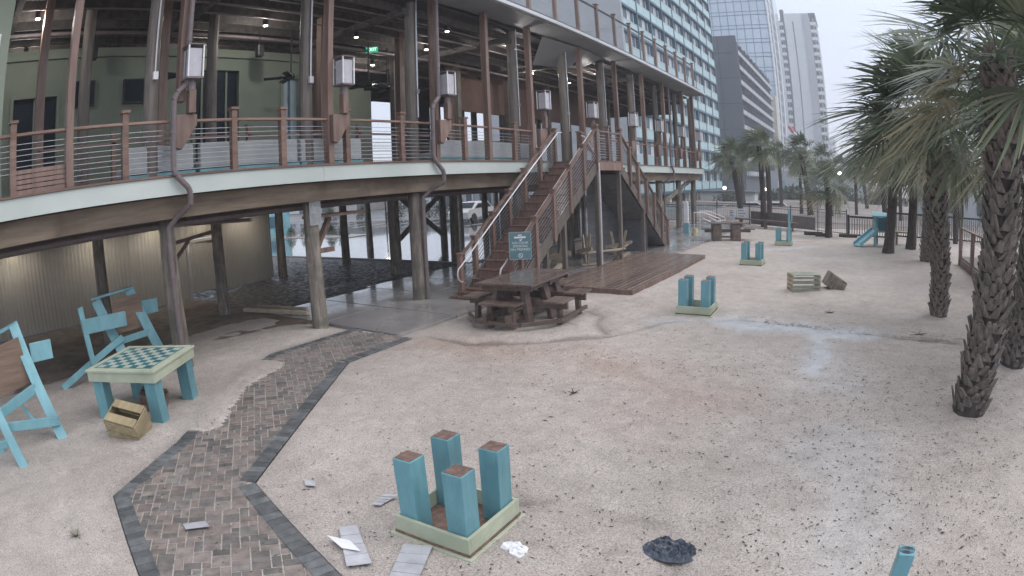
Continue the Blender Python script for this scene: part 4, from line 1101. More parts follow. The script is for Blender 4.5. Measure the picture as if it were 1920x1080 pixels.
frame('tipped_chair', 'tipped teal chair frame cut off by the left edge', [
    ('back_post', (-8.62, .66, 1.55), (-7.98, 1.00, -.02), .17, .05, XU, 'teallt'),
    ('top_bar', (-8.66, -.30, 1.34), (-8.66, .74, 1.57), .10, .045, (0, 0, 1), 'teallt'),
    ('back_post', (-8.66, -.28, 1.36), (-8.1, -.1, -.02), .17, .05, XU, 'teallt'),
    ('back_panel', (-8.48, -.22, .93), (-8.44, .74, 1.08), .02, .66, (0, 0, 1), 'brownb'),
    ('arm_board', (-8.52, .86, 1.13), (-8.52, 1.24, 1.12), .04, .27, (0, 0, 1), 'teallt'),
    ('seat_rail', (-8.28, -.2, .40), (-8.28, .80, .70), .05, .14, (0, 0, 1), 'teallt'),
    ('side_rail', (-7.93, .04, .40), (-8.02, 1.02, .24), .04, .13, (0, 0, 1), 'teallt'),
    ('front_leg', (-8.0, .02, .72), (-7.38, .20, -.03), .14, .05, XU, 'teallt'),
    ('foot_rail', (-7.62, -.4, .30), (-7.66, .16, .26), .04, .10, (0, 0, 1), 'teallt'),
    ('strap', (-8.5, .50, .45), (-8.3, .72, .12), .06, .03, XU, 'teallt')], (-8.2, .5, 0))
# wood crates
def crate(loc, label, rx, ry, rz, mat='crate', s=1.0):
    T_ = thing('wooden_crate', label, 'crate', (0, 0, 0))
    w, d_, h = .27 * s, .20 * s, .17 * s
    q = MB(); q.box(-w, -w + .02, -d_, d_, 0, 2 * h); q.box(w - .02, w, -d_, d_, 0, 2 * h); q.build('end_board', M[mat], T_, bevel=.004)
    q = MB()
    for z in (.0, 1.0): q.box(-w + .021, w - .021, -d_, -d_ + .018, z * h, z * h + h * .9); q.box(-w + .021, w - .021, d_ - .018, d_, z * h, z * h + h * .9)
    q.build('side_slats', M[mat], T_, bevel=.003)
    q = MB(); q.box(-w + .021, w - .021, -d_, -d_ * .30, 2 * h, 2 * h + .02); q.box(-w + .021, w - .021, d_ * .30, d_, 2 * h, 2 * h + .02); q.build('top_slats', M[mat], T_, bevel=.003)
    q = MB(); q.box(-w + .021, w - .021, -d_ + .019, d_ - .019, .0, .015); q.build('floor_board', M['endgrain'], T_)
    T_.location = loc; T_.rotation_euler = (R(rx), R(ry), R(rz))
    return T_
crate((-7.28, 1.96, .03), 'pale slatted crate tipped against the checkers table leg', 22, 10, 38)
crate((-7.95, 2.62, .0), 'brown crate lying under the checkers table', 0, 14, 60, 'endgrain', .8)
T_ = thing('slatted_box', 'grey green slatted box sitting on the open sand', 'crate', (-1.03, 14.45, 0))
q = MB()
for k in range(4): q.beam((-1.4, 14.17, .06 + .105 * k), (-.70, 14.45, .06 + .105 * k), .02, .06 if k % 2 else .085)
q.build('front_slats', M['crate2'], T_)
q = MB()
for (a, b) in (((-1.4, 14.19), (-1.6, 14.65)), ((-.70, 14.47), (-.9, 14.93))):
    for k in range(4): q.beam((*a, .06 + .105 * k), (*b, .06 + .105 * k), .02, .085)
q.build('side_slats', M['crate'], T_)
q = MB()
for k in range(4): t0 = k / 4 + .02; q.beam((-1.4 - .2 * t0 - .03, 14.19 + .46 * t0 + .05, .435), (-.70 - .2 * t0 - .03, 14.47 + .46 * t0 + .05, .435), .09, .02)
q.build('top_slats', M['crate2'], T_)
crate((-.42, 14.85, .06), 'weathered crate tipped beside the grey green slatted box', 4, 30, 22, 'pile', .98)

# ================================================================== LITTER
def sheet(name, label, pts, z, mat, cat, group=None, ridges=True, tilt=0):
    c = Vector((sum(p[0] for p in pts) / len(pts), sum(p[1] for p in pts) / len(pts), 0))
    q = MB(); vs = []
    n = len(pts); z += max(zs(x, y) for (x, y) in pts) + .004
    for (x, y) in pts: vs.append((x, y, z + .012 + tilt * ((x - c.x) * .6 + (y - c.y) * .4) + random.uniform(0, .012)))
    q.add(vs + [(a, b, d_ - .005) for a, b, d_ in vs], [tuple(range(n)), tuple(range(n, 2 * n))[::-1]] + [(i, n + i, n + (i + 1) % n, (i + 1) % n) for i in range(n)])
    if ridges and n >= 4:
        for t0 in (.25, .5, .75):
            a = Vector(vs[0]).lerp(Vector(vs[1]), t0); b = Vector(vs[3]).lerp(Vector(vs[2]), t0); q.beam(a + Vector((0, 0, .004)), b + Vector((0, 0, .004)), .008, .006)
    o = q.build(name, M[mat]); tag(o, label, cat, group); return o
sheet('broken_panel', 'grey ridged panel piece beside the dark border at the bottom edge', [(-3.50, 2.50), (-3.02, 2.14), (-2.90, 2.30), (-3.40, 2.62)], 0, 'plastic', 'debris', 'broken panel pieces on the sand')
sheet('broken_panel', 'white panel sliver lying across the grey ridged piece', [(-3.46, 2.33), (-3.22, 2.28), (-3.06, 2.34), (-3.25, 2.40)], .03, 'signw', 'debris', 'broken panel pieces on the sand', False)
sheet('broken_panel', 'wide ridged panel piece below the nearest upturned table', [(-2.86, 2.62), (-2.62, 2.18), (-2.42, 2.26), (-2.66, 2.74)], 0, 'plastic', 'debris', 'broken panel pieces on the sand')
sheet('broken_panel', 'small clear panel shard left of the nearest upturned table', [(-3.56, 3.13), (-3.52, 2.93), (-3.44, 2.96), (-3.44, 3.20)], 0, 'plastic', 'debris', 'broken panel pieces on the sand')
sheet('broken_panel', 'tiny pale shard on sand right of the path corner', [(-4.46, 2.88), (-4.34, 2.80), (-4.24, 2.86), (-4.34, 2.93)], 0, 'plastic', 'debris', 'broken panel pieces on the sand', False)
sheet('broken_panel', 'pale shard lying on the bricks of the path', [(-4.62, 1.48), (-4.50, 1.45), (-4.38, 1.66), (-4.50, 1.68)], .01, 'plastic', 'debris', 'broken panel pieces on the sand', False)
q = MB(); rq = random.Random(5)
for k in range(7):
    q.ball((-2.16 + .05 * rq.uniform(-1, 1) + .012 * k, 3.05 + .04 * rq.uniform(-1, 1), .035), .06, .05, .035, 8, 5, .3)
tag(q.build('crumpled_wrapper', M['signw']), 'crumpled white wrapper against the nearest upturned table', 'litter')
def wrinkled(name, label, c, rx, ry, mat, cat):
    q = MB(); N = 26
    for j in range(N):
        for i in range(N):
            u, v = i / (N - 1) * 2 - 1, j / (N - 1) * 2 - 1
            k = 1 - .18 * abs(u * v); x, y = c[0] + rx * u * k + .2 * ry * v * v, c[1] + ry * v * (1 - .5 * max(0, u)) * k
            k2 = 1 + .22 * noise.noise(Vector((math.atan2(v, u) * 1.3, 2, 7))); x, y = c[0] + (x - c[0]) * k2, c[1] + (y - c[1]) * k2
            h = .025 + .085 * abs(noise.noise(Vector((u * 3.4, v * 3.4, 5)))) + .035 * noise.noise(Vector((u * 9, v * 9, 2)))
            q.v.append((x, y, h * max(0, 1 - max(abs(u), abs(v)) ** 6) + .006))
    for j in range(N - 1):
        for i in range(N - 1): q.face((j * N + i, j * N + i + 1, (j + 1) * N + i + 1, (j + 1) * N + i))
    tag(q.build(name, M[mat], smooth=False), label, cat)
wrinkled('plastic_bag', 'crumpled dark blue plastic bag lying on the sand', (-1.05, 3.55), .23, .15, 'bag', 'bag')

# dry leaf bits scattered over the sand
q = MB(); rq = random.Random(11)
def bit(x, y, s):
    a = rq.uniform(0, 6.28); l, w = s * rq.uniform(.5, 1.5), s * rq.uniform(.12, .45); z = zs(x, y) + .004
    dx, dy = math.cos(a), math.sin(a); h = rq.uniform(.001, .006)
    q.add([(x - dx * l, y - dy * l, z), (x + dy * w, y - dx * w, z + h), (x + dx * l, y + dy * l, z + h * .5), (x - dy * w, y + dx * w, z + h)], [(0, 1, 2, 3)])
for k in range(15000):
    if k < 11000:
        r_ = 2.2 * math.exp(rq.uniform(0, 1.75)); a = rq.uniform(-.25, 1.95); x, y = -r_ * math.sin(a) * .9 + rq.uniform(-.8, 2.5), r_ * math.cos(a) + .8
    else: x, y = rq.gauss(1.6, 1.3), rq.uniform(2.5, 9)
    if not (-9.6 < x < 9 and 0 < y < 33) or (x < -7.5 and y > 7.4) or (x < -5 and 12.5 < y < 19.4): continue
    bit(x, y, rq.choice((.004, .005, .007, .009, .015)) * (1 + y * .085))
for k in range(420):
    x, y = rq.uniform(-7, 5.5), 1.5 + 26 * rq.random() ** 1.6
    if (x < -5 and 12.5 < y < 19.4) or (x < -6.2 and y > 7): continue
    bit(x, y, rq.uniform(.016, .032) * (1 + y * .03))
for k in range(150):
    t = rq.random(); bit(-1.9 + 2.2 * t + rq.gauss(0, .2), 11.2 - .3 * t + rq.gauss(0, .12), .03)
for k in range(260):
    t = rq.random(); bit(-6.2 + 5.5 * t + rq.gauss(0, .25), 7.7 + .5 * t + rq.gauss(0, .2), .02)
for k in range(500): bit(rq.gauss(1.5, .8), 10.75 + rq.gauss(0, .12), .018)
struct(q.build('leaf_debris', M['leafd']), 'stuff')['label'] = 'dark leaf bits and grit scattered over the sand'
# twigs
for (x, y, a, l, lab) in ((-.35, 12.3, .4, .22, 'small dark branched twig on the sand right of the slatted box'), (-3.35, 6.35, 1.0, .14, 'reddish twig lying in the middle of the sand'), (1.6, 10.9, .1, .3, 'dark twig lying in the wet channel by the palms')):
    q = MB(); z = zs(x, y) + .012
    for k in range(5): b = a + k * 1.25; q.cyl((x, y, z), (x + l * math.cos(b) * (1 if k % 2 else .6), y + l * math.sin(b) * (1 if k % 2 else .6), z + .02), .009, .003, 5)
    tag(q.build('twig', M['leafd']), lab, 'twig', 'twigs on the sand')
# tuft at lower left
def tuft(x, y, lab, s=.12, n=26):
    q = MB(); rq = random.Random(int(x * 100)); z = zs(x, y)
    for k in range(n):
        a = rq.uniform(0, 6.28); l = s * rq.uniform(.5, 1); w = .008; tip = (x + l * math.cos(a), y + l * math.sin(a), z + l * rq.uniform(.3, 1))
        q.ci = rq.random(); q.add([(x - w * math.sin(a), y + w * math.cos(a), z), (x + w * math.sin(a), y - w * math.cos(a), z), tip], [(0, 1, 2)])
    tag(q.build('grass_tuft', M['frond'], attr='tint'), lab, 'plant')
tuft(-5.18, .42, 'small green weed tuft on the sand at lower left')

# ================================================================== PALMS
WIND = Vector((-.83, -.50, 0))
def crown_mesh(c, Rr, n, seed, leaf=34, seg=4, wind=.45, wid=.030, low=-.9, up=1.35, dr=.8):
    """fan-palm crown: stalks, each carrying a pleated fan of long blades bending with the wind"""
    rq = random.Random(seed); q = MB(); st_ = MB(); c = Vector(c)
    ga = math.pi * (3 - math.sqrt(5))
    for i in range(n):
        t = (i + .5) / n; el = up + (low - up) * t + rq.uniform(-.12, .12); az = ga * i + rq.uniform(-.25, .25)
        d_ = Vector((math.cos(az) * math.cos(el), math.sin(az) * math.cos(el), math.sin(el)))
        d_ = (d_ + WIND * wind * (.45 + .3 * rq.random())).normalized()
        Ls = Rr * rq.uniform(.40, .56); sag = .10 + .10 * t
        p0 = c + d_ * .08; pts = []
        for k in range(5):
            s_ = k / 4; pts.append(p0 + d_ * Ls * s_ + Vector((0, 0, -sag * Rr * s_ * s_)))
        for a, b in zip(pts[:-1], pts[1:]): st_.cyl(a, b, .014 * Rr / 1.7, .011 * Rr / 1.7, 4, False)
        f = (pts[-1] - pts[-2]).normalized(); s = f.cross(Vector((0, 0, 1)))
        if s.length < .1: s = Vector((1, 0, 0))
        s.normalize(); nrm = s.cross(f).normalized()
        roll = rq.uniform(-.6, .6); s, nrm = s * math.cos(roll) + nrm * math.sin(roll), nrm * math.cos(roll) - s * math.sin(roll)
        tint = rq.random() * .55 + (.4 if t > .82 else 0)
        LL = Rr * rq.uniform(.50, .66)
        for k in range(leaf):
            u = (k + .5) / leaf * 2 - 1; a = u * 1.95 + rq.uniform(-.04, .04)
            base = pts[-1] + f * (.18 * Rr * (1 - abs(u)) - .02)
            dl = (f * math.cos(a) + s * math.sin(a) + nrm * (.18 + .12 * math.cos(a) + (.05 if k % 2 else -.05))).normalized()
            L_ = LL * (1 - .28 * abs(u)) * rq.uniform(.85, 1.08)
            droop = dr * rq.uniform(.22, .62) * (1.4 if t > .7 else 1); wv = wind * rq.uniform(.35, .9)
            curl = rq.uniform(-.16, .16); side = dl.cross(nrm).normalized(); w0 = wid * Rr / 1.7 * rq.uniform(.8, 1.2)
            q.ci = min(1, max(0, tint + rq.uniform(-.15, .22))); prev = None; o = len(q.v)
            for j in range(seg + 1):
                v = j / seg; pp = base + dl * L_ * v + (Vector((0, 0, -droop)) + WIND * wv) * (L_ * v ** 2.2) + side * curl * L_ * v * v
                w = w0 * (.35 + 1.5 * v) * (1 - v) ** .6 + .001 if j else w0 * .3
                q.v += [tuple(pp + side * w), tuple(pp - side * w)]
            for j in range(seg): a0 = o + 2 * j; q.face((a0, a0 + 1, a0 + 3, a0 + 2))
    return q, st_
def trunk_mesh(base, top, r0, r1, seed, boots=True, spacing=.085, per=8, N=12):
    rq = random.Random(seed); q = MB(); base, top = Vector(base), Vector(top); lv = 10; o = 0
    ax = top - base; L = ax.length; dn = ax / L; a_ = dn.orthogonal().normalized(); b_ = dn.cross(a_)
    def cen(t): return base.lerp(top, t) + a_ * .05 * math.sin(t * 3.1)
    for j in range(lv + 1):
        t = j / lv; r = r0 + (r1 - r0) * t; r *= 1 + .25 * max(0, .12 - t) / .12
        for i in range(N):
            a = 2 * math.pi * i / N; q.v.append(tuple(cen(t) + (a_ * math.cos(a) + b_ * math.sin(a)) * r * (1 + .04 * rq.uniform(-1, 1))))
    for j in range(lv):
        for i in range(N): q.face((j * N + i, j * N + (i + 1) % N, (j + 1) * N + (i + 1) % N, (j + 1) * N + i))
    q.face(tuple(range(lv * N, lv * N + N)))
    if boots:
        k = 0; z = .12
        while z < L - .02:
            t = z / L; r = r0 + (r1 - r0) * t
            for i in range(per):
                if rq.random() < .06: continue
                a = 2 * math.pi * (i + (k % 2) * .5) / per + rq.uniform(-.08, .08)
                rd = a_ * math.cos(a) + b_ * math.sin(a); td = dn.cross(rd); c = cen(t) + rd * r * .88
                w = .5 * r * rq.uniform(.8, 1.1); l = spacing * rq.uniform(1.3, 2.3) * (1 + .5 * (rq.random() < .15)); out = rq.uniform(.3, .65) * l
                tip = c + dn * l + rd * (out + .03); skew = td * rq.uniform(-.3, .3) * w * 2
                q.mi = 1; m = len(q.v)
                q.v += [tuple(p) for p in (c - td * w, c + td * w, c + rd * .05 + td * w * .5 + dn * .01, c + rd * .05 - td * w * .5 + dn * .01,
                                           tip - td * w * .32 + skew, tip + td * w * .32 + skew, tip + td * w * .25 - rd * .022 + dn * .01 + skew, tip - td * w * .25 - rd * .022 + dn * .01 + skew)]
                for f in ((0, 3, 4, 7), (1, 6, 5, 2), (3, 2, 5, 4), (0, 7, 6, 1), (4, 5, 6, 7), (0, 1, 2, 3)): q.face(tuple(m + x for x in f))
            z += spacing; k += 1
    return q
def palm(label, base, top, r0, r1, Rr, n, seed, leaf=34, boots=True, group='sabal palms around the sand', wind=.45, spacing=.085, per=8, fibre=True, low=-.9, seg=4, wid=.03, dr=.8):
    T_ = thing('palm_tree', label, 'palm tree', base, group)
    tm = trunk_mesh((base[0], base[1], base[2] - .08), top, r0, r1, seed, boots, spacing, per); tm.build('trunk', [M['bark'], M['boot']], T_)
    q, st_ = crown_mesh(top, Rr, n, seed + 1, leaf, seg, wind, wid, low, 1.35, dr)
    q.build('crown', M['frond'], T_, attr='tint'); st_.build('stalks', M['stem'], T_)
    return T_
palm('nearest palm, thick dark trunk with crisscross leaf bases on the right', (1.94, 7.04, .03), (2.24, 7.05, 4.3), .225, .205, 1.55, 24, 21, 30, wid=.034, wind=.5, low=-.35, dr=.6)
palm('palm whose trunk is cut by the right edge of the photo', (3.26, 9.21, .03), (3.6, 9.2, 4.1), .21, .19, 1.75, 28, 22, 30, wind=.4, wid=.034, low=-.5, dr=.7)
palm('slimmer palm with shaggy leaf bases left of the nearest palm', (2.29, 12.54, .03), (1.98, 12.5, 4.15), .185, .165, 1.95, 32, 23, 30, wind=.52, wid=.036, low=-.32, dr=.7)
palm('palm standing behind the shaggy one, to its right', (3.17, 21.4, .03), (3.35, 21.4, 4.3), .21, .19, 1.9, 28, 24, 26, per=7, low=-.6, dr=.8)
palm('palm with smooth grey trunk in front of the teal slide', (1.77, 23.56, .03), (2.05, 23.5, 4.1), .24, .19, 2.0, 30, 25, 26, boots=False, low=-.6, dr=.8)
palm('palm just right of the teal slide and behind it', (3.05, 25.91, .03), (3.2, 25.9, 3.9), .23, .2, 1.9, 28, 26, 26, boots=False, low=-.6, dr=.8)
palm('short bushy palm with crown low over the iron fence', (-1.06, 29.22, .02), (-1.1, 29.3, 2.6), .19, .17, 1.35, 30, 27, 24, boots=False, low=-.7, dr=.8)
palm('dark palm leaning in from beyond the right edge', (6.6, 13.5, 0), (6.0, 12.6, 5.0), .2, .18, 2.0, 30, 28, 28, low=-.6)
palm('palm seen between the two nearest trunks', (5.4, 18.5, 0), (5.0, 18.2, 4.0), .2, .18, 1.9, 28, 33, 26, low=-.6)
FP = [palm('tall green palm left of the fence signs, tallest crown of its clump', (-5.15, 33.6, -.1), (-5.3, 33.6, 4.6), .17, .15, 1.35, 26, 31, 20, boots=False, seg=3, wid=.045, low=-.6, group='palms beyond the iron fence'),
      palm('palm with leaning slim trunk beside the hotel corner', (-8.2, 42.5, -.2), (-8.9, 42.5, 4.3), .22, .18, 1.7, 26, 32, 20, boots=False, seg=3, wid=.045, low=-.5, group='palms beyond the iron fence')]
far = [(-6.0, 42, 4.9, 1.15, 0, 'full green palm right of the tallest clump crown'), (-2.7, 39.5, 4.5, .9, 1, 'upright palm standing alone with open crown'), (-3.9, 46, 4.0, .8, 0, 'low palm left of the upright lone palm'),
       (-1.5, 48, 4.2, 1.0, 1, 'mid distance palm right of the upright lone palm'), (.8, 52, 4.0, .9, 0, 'palm under the pale far tower'), (-11, 58, 5.2, 1.1, 1, 'palm in front of the grey hotel wall'), (-7.5, 62, 5.5, 1.2, 0, 'hazy palm in front of the dark grey block'),
       (2.9, 40, 3.6, .95, 1, 'palm behind the smooth trunk palm'), (4.6, 47, 4.0, 1.0, 0, 'palm far behind the slide'), (2.4, 66, 4.2, 1.1, 1, 'small hazy palm at the end of the drive'), (7, 38, 3.6, 1.0, 0, 'palm behind the right hand board fence'),
       (-.2, 75, 4.2, 1.2, 1, 'faint palm near the flagged roof'), (9.5, 44, 4.2, 1.1, 1, 'palm behind the fence far right'), (6.2, 30, 3.3, .95, 0, 'palm close to the board fence on the right'), (-4.8, 70, 4.6, 1.1, 1, 'faint palm left of the drive end'), (1.4, 90, 5, 1.3, 0, 'faintest palm seen down the drive')]
for k, (x, y, h, s_, v, lab) in enumerate(far):
    dup(FP[v], (x, y, (h - (4.6 if v == 0 else 4.3) * s_) - .1), lab, rotz=.35 * ((k * 7) % 5 - 2), scale=s_)

def shrub(x, y, z, rx, ry, rz, label, group, seed, n=700, leafs=.05, mat='shrub', name='shrub'):
    rq = random.Random(seed); T_ = thing(name, label, 'shrub', (x, y, z), group); q = MB()
    for k in range(n):
        u, v = rq.uniform(0, 6.28), rq.uniform(0, 1); r_ = rq.uniform(.55, 1.05) * (1 + .25 * noise.noise(Vector((u * 1.5, v * 4, seed))))
        ph = v * math.pi * .5; p = Vector((x + rx * r_ * math.cos(u) * math.cos(ph), y + ry * r_ * math.sin(u) * math.cos(ph), z + rz * r_ * math.sin(ph) + .02))
        a = Vector((rq.uniform(-1, 1), rq.uniform(-1, 1), rq.uniform(-1, 1))).normalized(); b = a.orthogonal().normalized(); s_ = leafs * rq.uniform(.6, 1.3)
        q.add([p - a * s_, p + b * s_ * .5, p + a * s_, p - b * s_ * .5], [(0, 1, 2, 3)])
    q.build('foliage', M[mat], T_)
    q = MB()
    for k in range(5): q.cyl((x, y, z - .05), (x + rq.uniform(-.5, .5) * rx, y + rq.uniform(-.5, .5) * ry, z + rz * .8), .02, .008, 5)
    q.build('stems', M['bark'], T_)
    return T_
k = 0
SB = shrub(-38.4, 39.0, 0, 1.0, 1.0, 1.7, 'upright green shrub beyond the wet lot behind the second pile', 'shrubs beyond the parking lot', 41, 900, .10)
for (x, y, s_, lab) in ((-35.4, 39.5, .95, 'round shrub right of the upright one beyond the lot'), (-33.2, 39.4, .8, 'low shrub beside the cross braced piles'), (-30.8, 39.2, .8, 'dark round shrub left of the stair rail'), (-28.6, 39.4, .7, 'smaller dark round shrub close to the stair rail'), (-26.0, 39.5, .6, 'low shrub seen through the stair cables'), (-48, 39, .9, 'shrub near the blue kiosk'), (-44, 40, .7, 'low hedge shrub behind the second pile')):
    dup(SB, (x, y, 0), lab, rotz=x, scale=s_)
k = 0
for (x, y) in ((-34.5, 24.3), (-33.2, 24.6), (-31.9, 24.5), (-30.6, 24.9), (-29.3, 24.8)):
    k += 1
    dup(SB, (x, y, -.05), ['leftmost low plant in the lot island beside the tan wall end', 'second low plant in the lot island', 'middle low plant in the lot island', 'fourth low plant in the lot island', 'rightmost low plant in the lot island behind the pile'][k - 1], rotz=k, scale=.42, group='low plants in the lot island')
q = MB(); q.poly([(-36, 23.6), (-27.5, 23.8), (-27.5, 25.6), (-36, 25.4)], -.1, .02); struct(q.build('island_kerb', M['kerb']))
shrub(-15.6, 72, -1.4, 2.3, 1.5, 2.4, 'round green shrub before the low white wall by the hotel', 'shrubs beyond the iron fence', 51, 900, .2)
for (x, y, rx, rz, lab) in ((-8.5, 84, 5, 3.2, 'long dark hedge behind the drive on the left'), (-1.5, 88, 5, 3.6, 'long dark hedge behind the drive in the middle'), (5.5, 80, 5, 3.4, 'dark hedge behind the drive on the right'), (-11.5, 78, 3, 2.6, 'dark hedge clump behind the white cars')):
    shrub(x, y, -1.6, rx, 1.5, rz, lab, 'hedges along the far drive', int(x * 7 + 200), 1500, .28, name='hedge')

# ================================================================== FENCES, SIGNS, BENCHES AT THE FAR END
def iron_fence(name, label, pts, h, zb=0.0, pitch=.12, mat='iron', post=.05):
    F_ = thing(name, label, 'fence', (*pts[0], zb)); q = MB(); r_ = MB()
    for (a, b) in zip(pts[:-1], pts[1:]):
        a, b = Vector((*a, zb)), Vector((*b, zb)); L_ = (b - a).length; d_ = (b - a) / L_; n_ = int(L_ / pitch)
        for i in range(1, n_): p = a + d_ * L_ * i / n_; q.cyl(p + Vector((0, 0, .08)), p + Vector((0, 0, h)), .009, n=4)
        for z in (.12, h - .16, h - .03): r_.beam(a + Vector((0, 0, z)), b + Vector((0, 0, z)), .03, .03)
        m = max(1, round(L_ / 2.4))
        for i in range(m + 1):
            p = a + d_ * L_ * i / m; w = MB(); w.box(p.x - post / 2, p.x + post / 2, p.y - post / 2, p.y + post / 2, zb - .1, zb + h + .08); w.build('post', M[mat], F_)
    q.build('pickets', M[mat], F_); r_.build('rails', M[mat], F_)
    return F_
IF = iron_fence('iron_fence', 'black iron picket fence between sand and the far drive', [(-10.4, 35.2), (-6.2, 34.6), (-3.4, 32.6), (-.1, 30.6)], 1.25)
sc = MB(); sc.beam((-6.1, 34.56, .48), (-3.5, 32.70, .48), .01, .72); sc.beam((-3.3, 32.5, .45), (-1.9, 31.65, .45), .01, .66); sc.build('mesh_screen', M['meshscr'], IF)
iron_fence('iron_fence', 'short black iron fence piece between hotel side and deck piles', [(-13.5, 36.5), (-10.4, 35.2)], 1.1)
def board_fence(label, a, b, h, mat='pile'):
    F_ = thing('board_fence', label, 'fence', (*a, 0)); a, b = Vector((*a, 0)), Vector((*b, 0)); L_ = (b - a).length; d_ = (b - a) / L_
    q = MB(); n_ = int(L_ / .14)
    for i in range(n_): p = a + d_ * L_ * (i + .5) / n_; q.beam(p + Vector((0, 0, .08)), p + Vector((0, 0, h - .08)), .05, .03, (0, 1, 0))
    q.build('pickets', M[mat], F_)
    q = MB(); q.beam(a + Vector((0, 0, h)), b + Vector((0, 0, h)), .10, .10); q.beam(a + Vector((0, 0, .1)), b + Vector((0, 0, .1)), .06, .08); q.build('rails', M['iron'] if mat == 'pile' else M[mat], F_)
    m = max(1, round(L_ / 2.2))
    for i in range(m + 1):
        p = a + d_ * L_ * i / m; w = MB(); w.box(p.x - .06, p.x + .06, p.y - .06, p.y + .06, 0, h + .1); w.build('post', M['iron'] if mat == 'pile' else M[mat], F_)
board_fence('dark framed picket fence left of the teal slide', (.0, 30.2), (2.4, 30.0), 1.0)
board_fence('long dark board fence behind the palms on the right', (2.6, 31.2), (12.5, 31.5), 1.25)
for (x, z, w, h, lab, nl) in ((-8.1, .78, .18, .16, 'small pale blank sign at the left of the iron fence', 0), (-7.3, .66, .2, .24, 'white sign with dark lines on the iron fence', 4), (-7.28, .22, .12, .16, 'small white notice under the lined sign', 2), (-6.62, .68, .38, .27, 'widest white sign with dark lines on the iron fence', 3)):
    yy = 34.78 + (-8.1 - x) * -.0 - .06 - max(0, (x + 10.4)) * .14 + .20
    yy = 35.2 - (x + 10.4) / 4.2 * .6 - .05
    t = thing('fence_sign', lab, 'sign', (x, yy, z)); q = MB(); q.box(x - w, x + w, yy - .015, yy, z - h, z + h); q.build('board', M['signw'], t)
    if nl:
        q = MB()
        for i in range(nl): zz = z + h * (.6 - 1.2 * i / max(1, nl - 1)); q.box(x - w * .75, x + w * (.2 + .3 * (i % 2)), yy - .019, yy - .0155, zz - .018, zz + .018)
        q.build('dark_lines', M['textd'], t)
t = thing('long_bench', 'long low dark plank bench in front of the iron fence', 'bench', (-4.8, 32.4, 0))
q = MB(); q.beam((-6.8, 33.6, .45), (-2.9, 31.2, .45), .35, .07); q.build('seat', M['ptable'], t)
for s_ in (.08, .5, .92): q = MB(); x, y = -6.8 + 3.9 * s_, 33.6 - 2.4 * s_; q.box(x - .09, x + .09, y - .09, y + .09, 0, .41); q.build('leg', M['ptable'], t)
for (x, y, l, a, lab) in ((-1.9, 29.9, .5, .2, 'short dark log lying right of the long bench'), (-1.3, 29.3, .45, -.1, 'dark log lying left of the short bushy palm'), (.0, 29.6, .5, .1, 'dark log by the fence post')):
    q = MB(); q.cyl((x - l * math.cos(a), y - l * math.sin(a), .09), (x + l * math.cos(a), y + l * math.sin(a), .1), .10, .08, 9); tag(q.build('log', M['bark']), lab, 'log', 'dark logs at the fence')
# tall slim shower kiosk with yellow foot, pipe rail
t = thing('rinse_station', 'slim teal and white rinse post beside the far deck piles', 'shower post', (-8.35, 28.3, 0))
q = MB(); q.box(-8.5, -8.2, 28.2, 28.4, 0, .5); q.build('base', M['teallt'], t, bevel=.01); q = MB(); q.box(-8.46, -8.24, 28.22, 28.38, .501, 1.55); q.build('column', M['signw'], t, bevel=.01)
q = MB(); q.cyl((-8.35, 28.3, 1.55), (-8.35, 28.3, 1.78), .05, .02, 8); q.build('head', M['metal'], t)
q = MB(); q.cyl((-7.95, 28.6, .02), (-7.95, 28.6, .2), .14, .10, 12); q.cyl((-7.95, 28.6, .2), (-7.95, 28.6, .22), .06, .06, 12); tag(q.build('yellow_tub', M['yellow']), 'small yellow tub beside the slim rinse post', 'tub')
t = thing('pipe_rail', 'looped grey pipe rail beside the rinse post', 'railing', (-8.0, 30, 0))
for y in (29.6, 30.8):
    q = MB(); q.tube([(-8.3, y, 0), (-8.3, y, .95), (-7.9, y + .3, .95), (-7.1, y + .9, .6), (-7.05, y + .9, .45), (-7.5, y + .6, .42), (-7.9, y + .3, .65)], .022, 6); q.build('loop', M['pipew'], t)
# toddler slide
t = thing('play_slide', 'small teal plastic slide with tower behind the smooth palm trunk', 'slide', (1.6, 26.3, 0))
q = MB()
for (x, y) in ((1.3, 26.3), (2.0, 26.2), (1.45, 27.0), (2.15, 26.9)): q.box(x - .05, x + .05, y - .05, y + .05, 0, 1.35)
q.build('tower_post', M['teallt'], t)
q = MB(); q.box(1.25, 2.2, 26.15, 27.05, .62, .67); q.box(2.0, 2.22, 26.12, 26.16, .1, 1.2); q.box(1.25, 2.1, 27.0, 27.05, .67, 1.2); q.box(2.18, 2.22, 26.2, 27.0, .1, 1.25); q.build('deck_panels', M['teal'], t)
q = MB(); q.beam((1.3, 26.45, .66), (.42, 25.55, .05), .45, .04)
q.beam((1.15, 26.62, .74), (.27, 25.72, .13), .04, .14); q.beam((1.47, 26.27, .74), (.59, 25.37, .13), .04, .14); q.build('chute', M['teallt'], t)
q = MB(); q.add([(1.15, 26.0, 1.28), (2.35, 26.0, 1.30), (2.3, 27.2, 1.36), (1.2, 27.2, 1.42), (1.15, 26.0, 1.33), (2.35, 26.0, 1.35), (2.3, 27.2, 1.41), (1.2, 27.2, 1.47)], [(0, 3, 2, 1), (4, 5, 6, 7), (0, 1, 5, 4), (1, 2, 6, 5), (2, 3, 7, 6), (3, 0, 4, 7)]); q.build('canopy', M['teallt'], t)
t = thing('pale_bench', 'pale bench under the palms right of the slide', 'bench', (2.8, 27.6, 0))
q = MB(); q.box(2.4, 3.6, 27.4, 27.8, .55, .62); q.build('seat', M['crate'], t)
for x in (2.5, 3.5): q = MB(); q.box(x - .05, x + .05, 27.45, 27.75, 0, .55); q.build('leg', M['pile'], t)
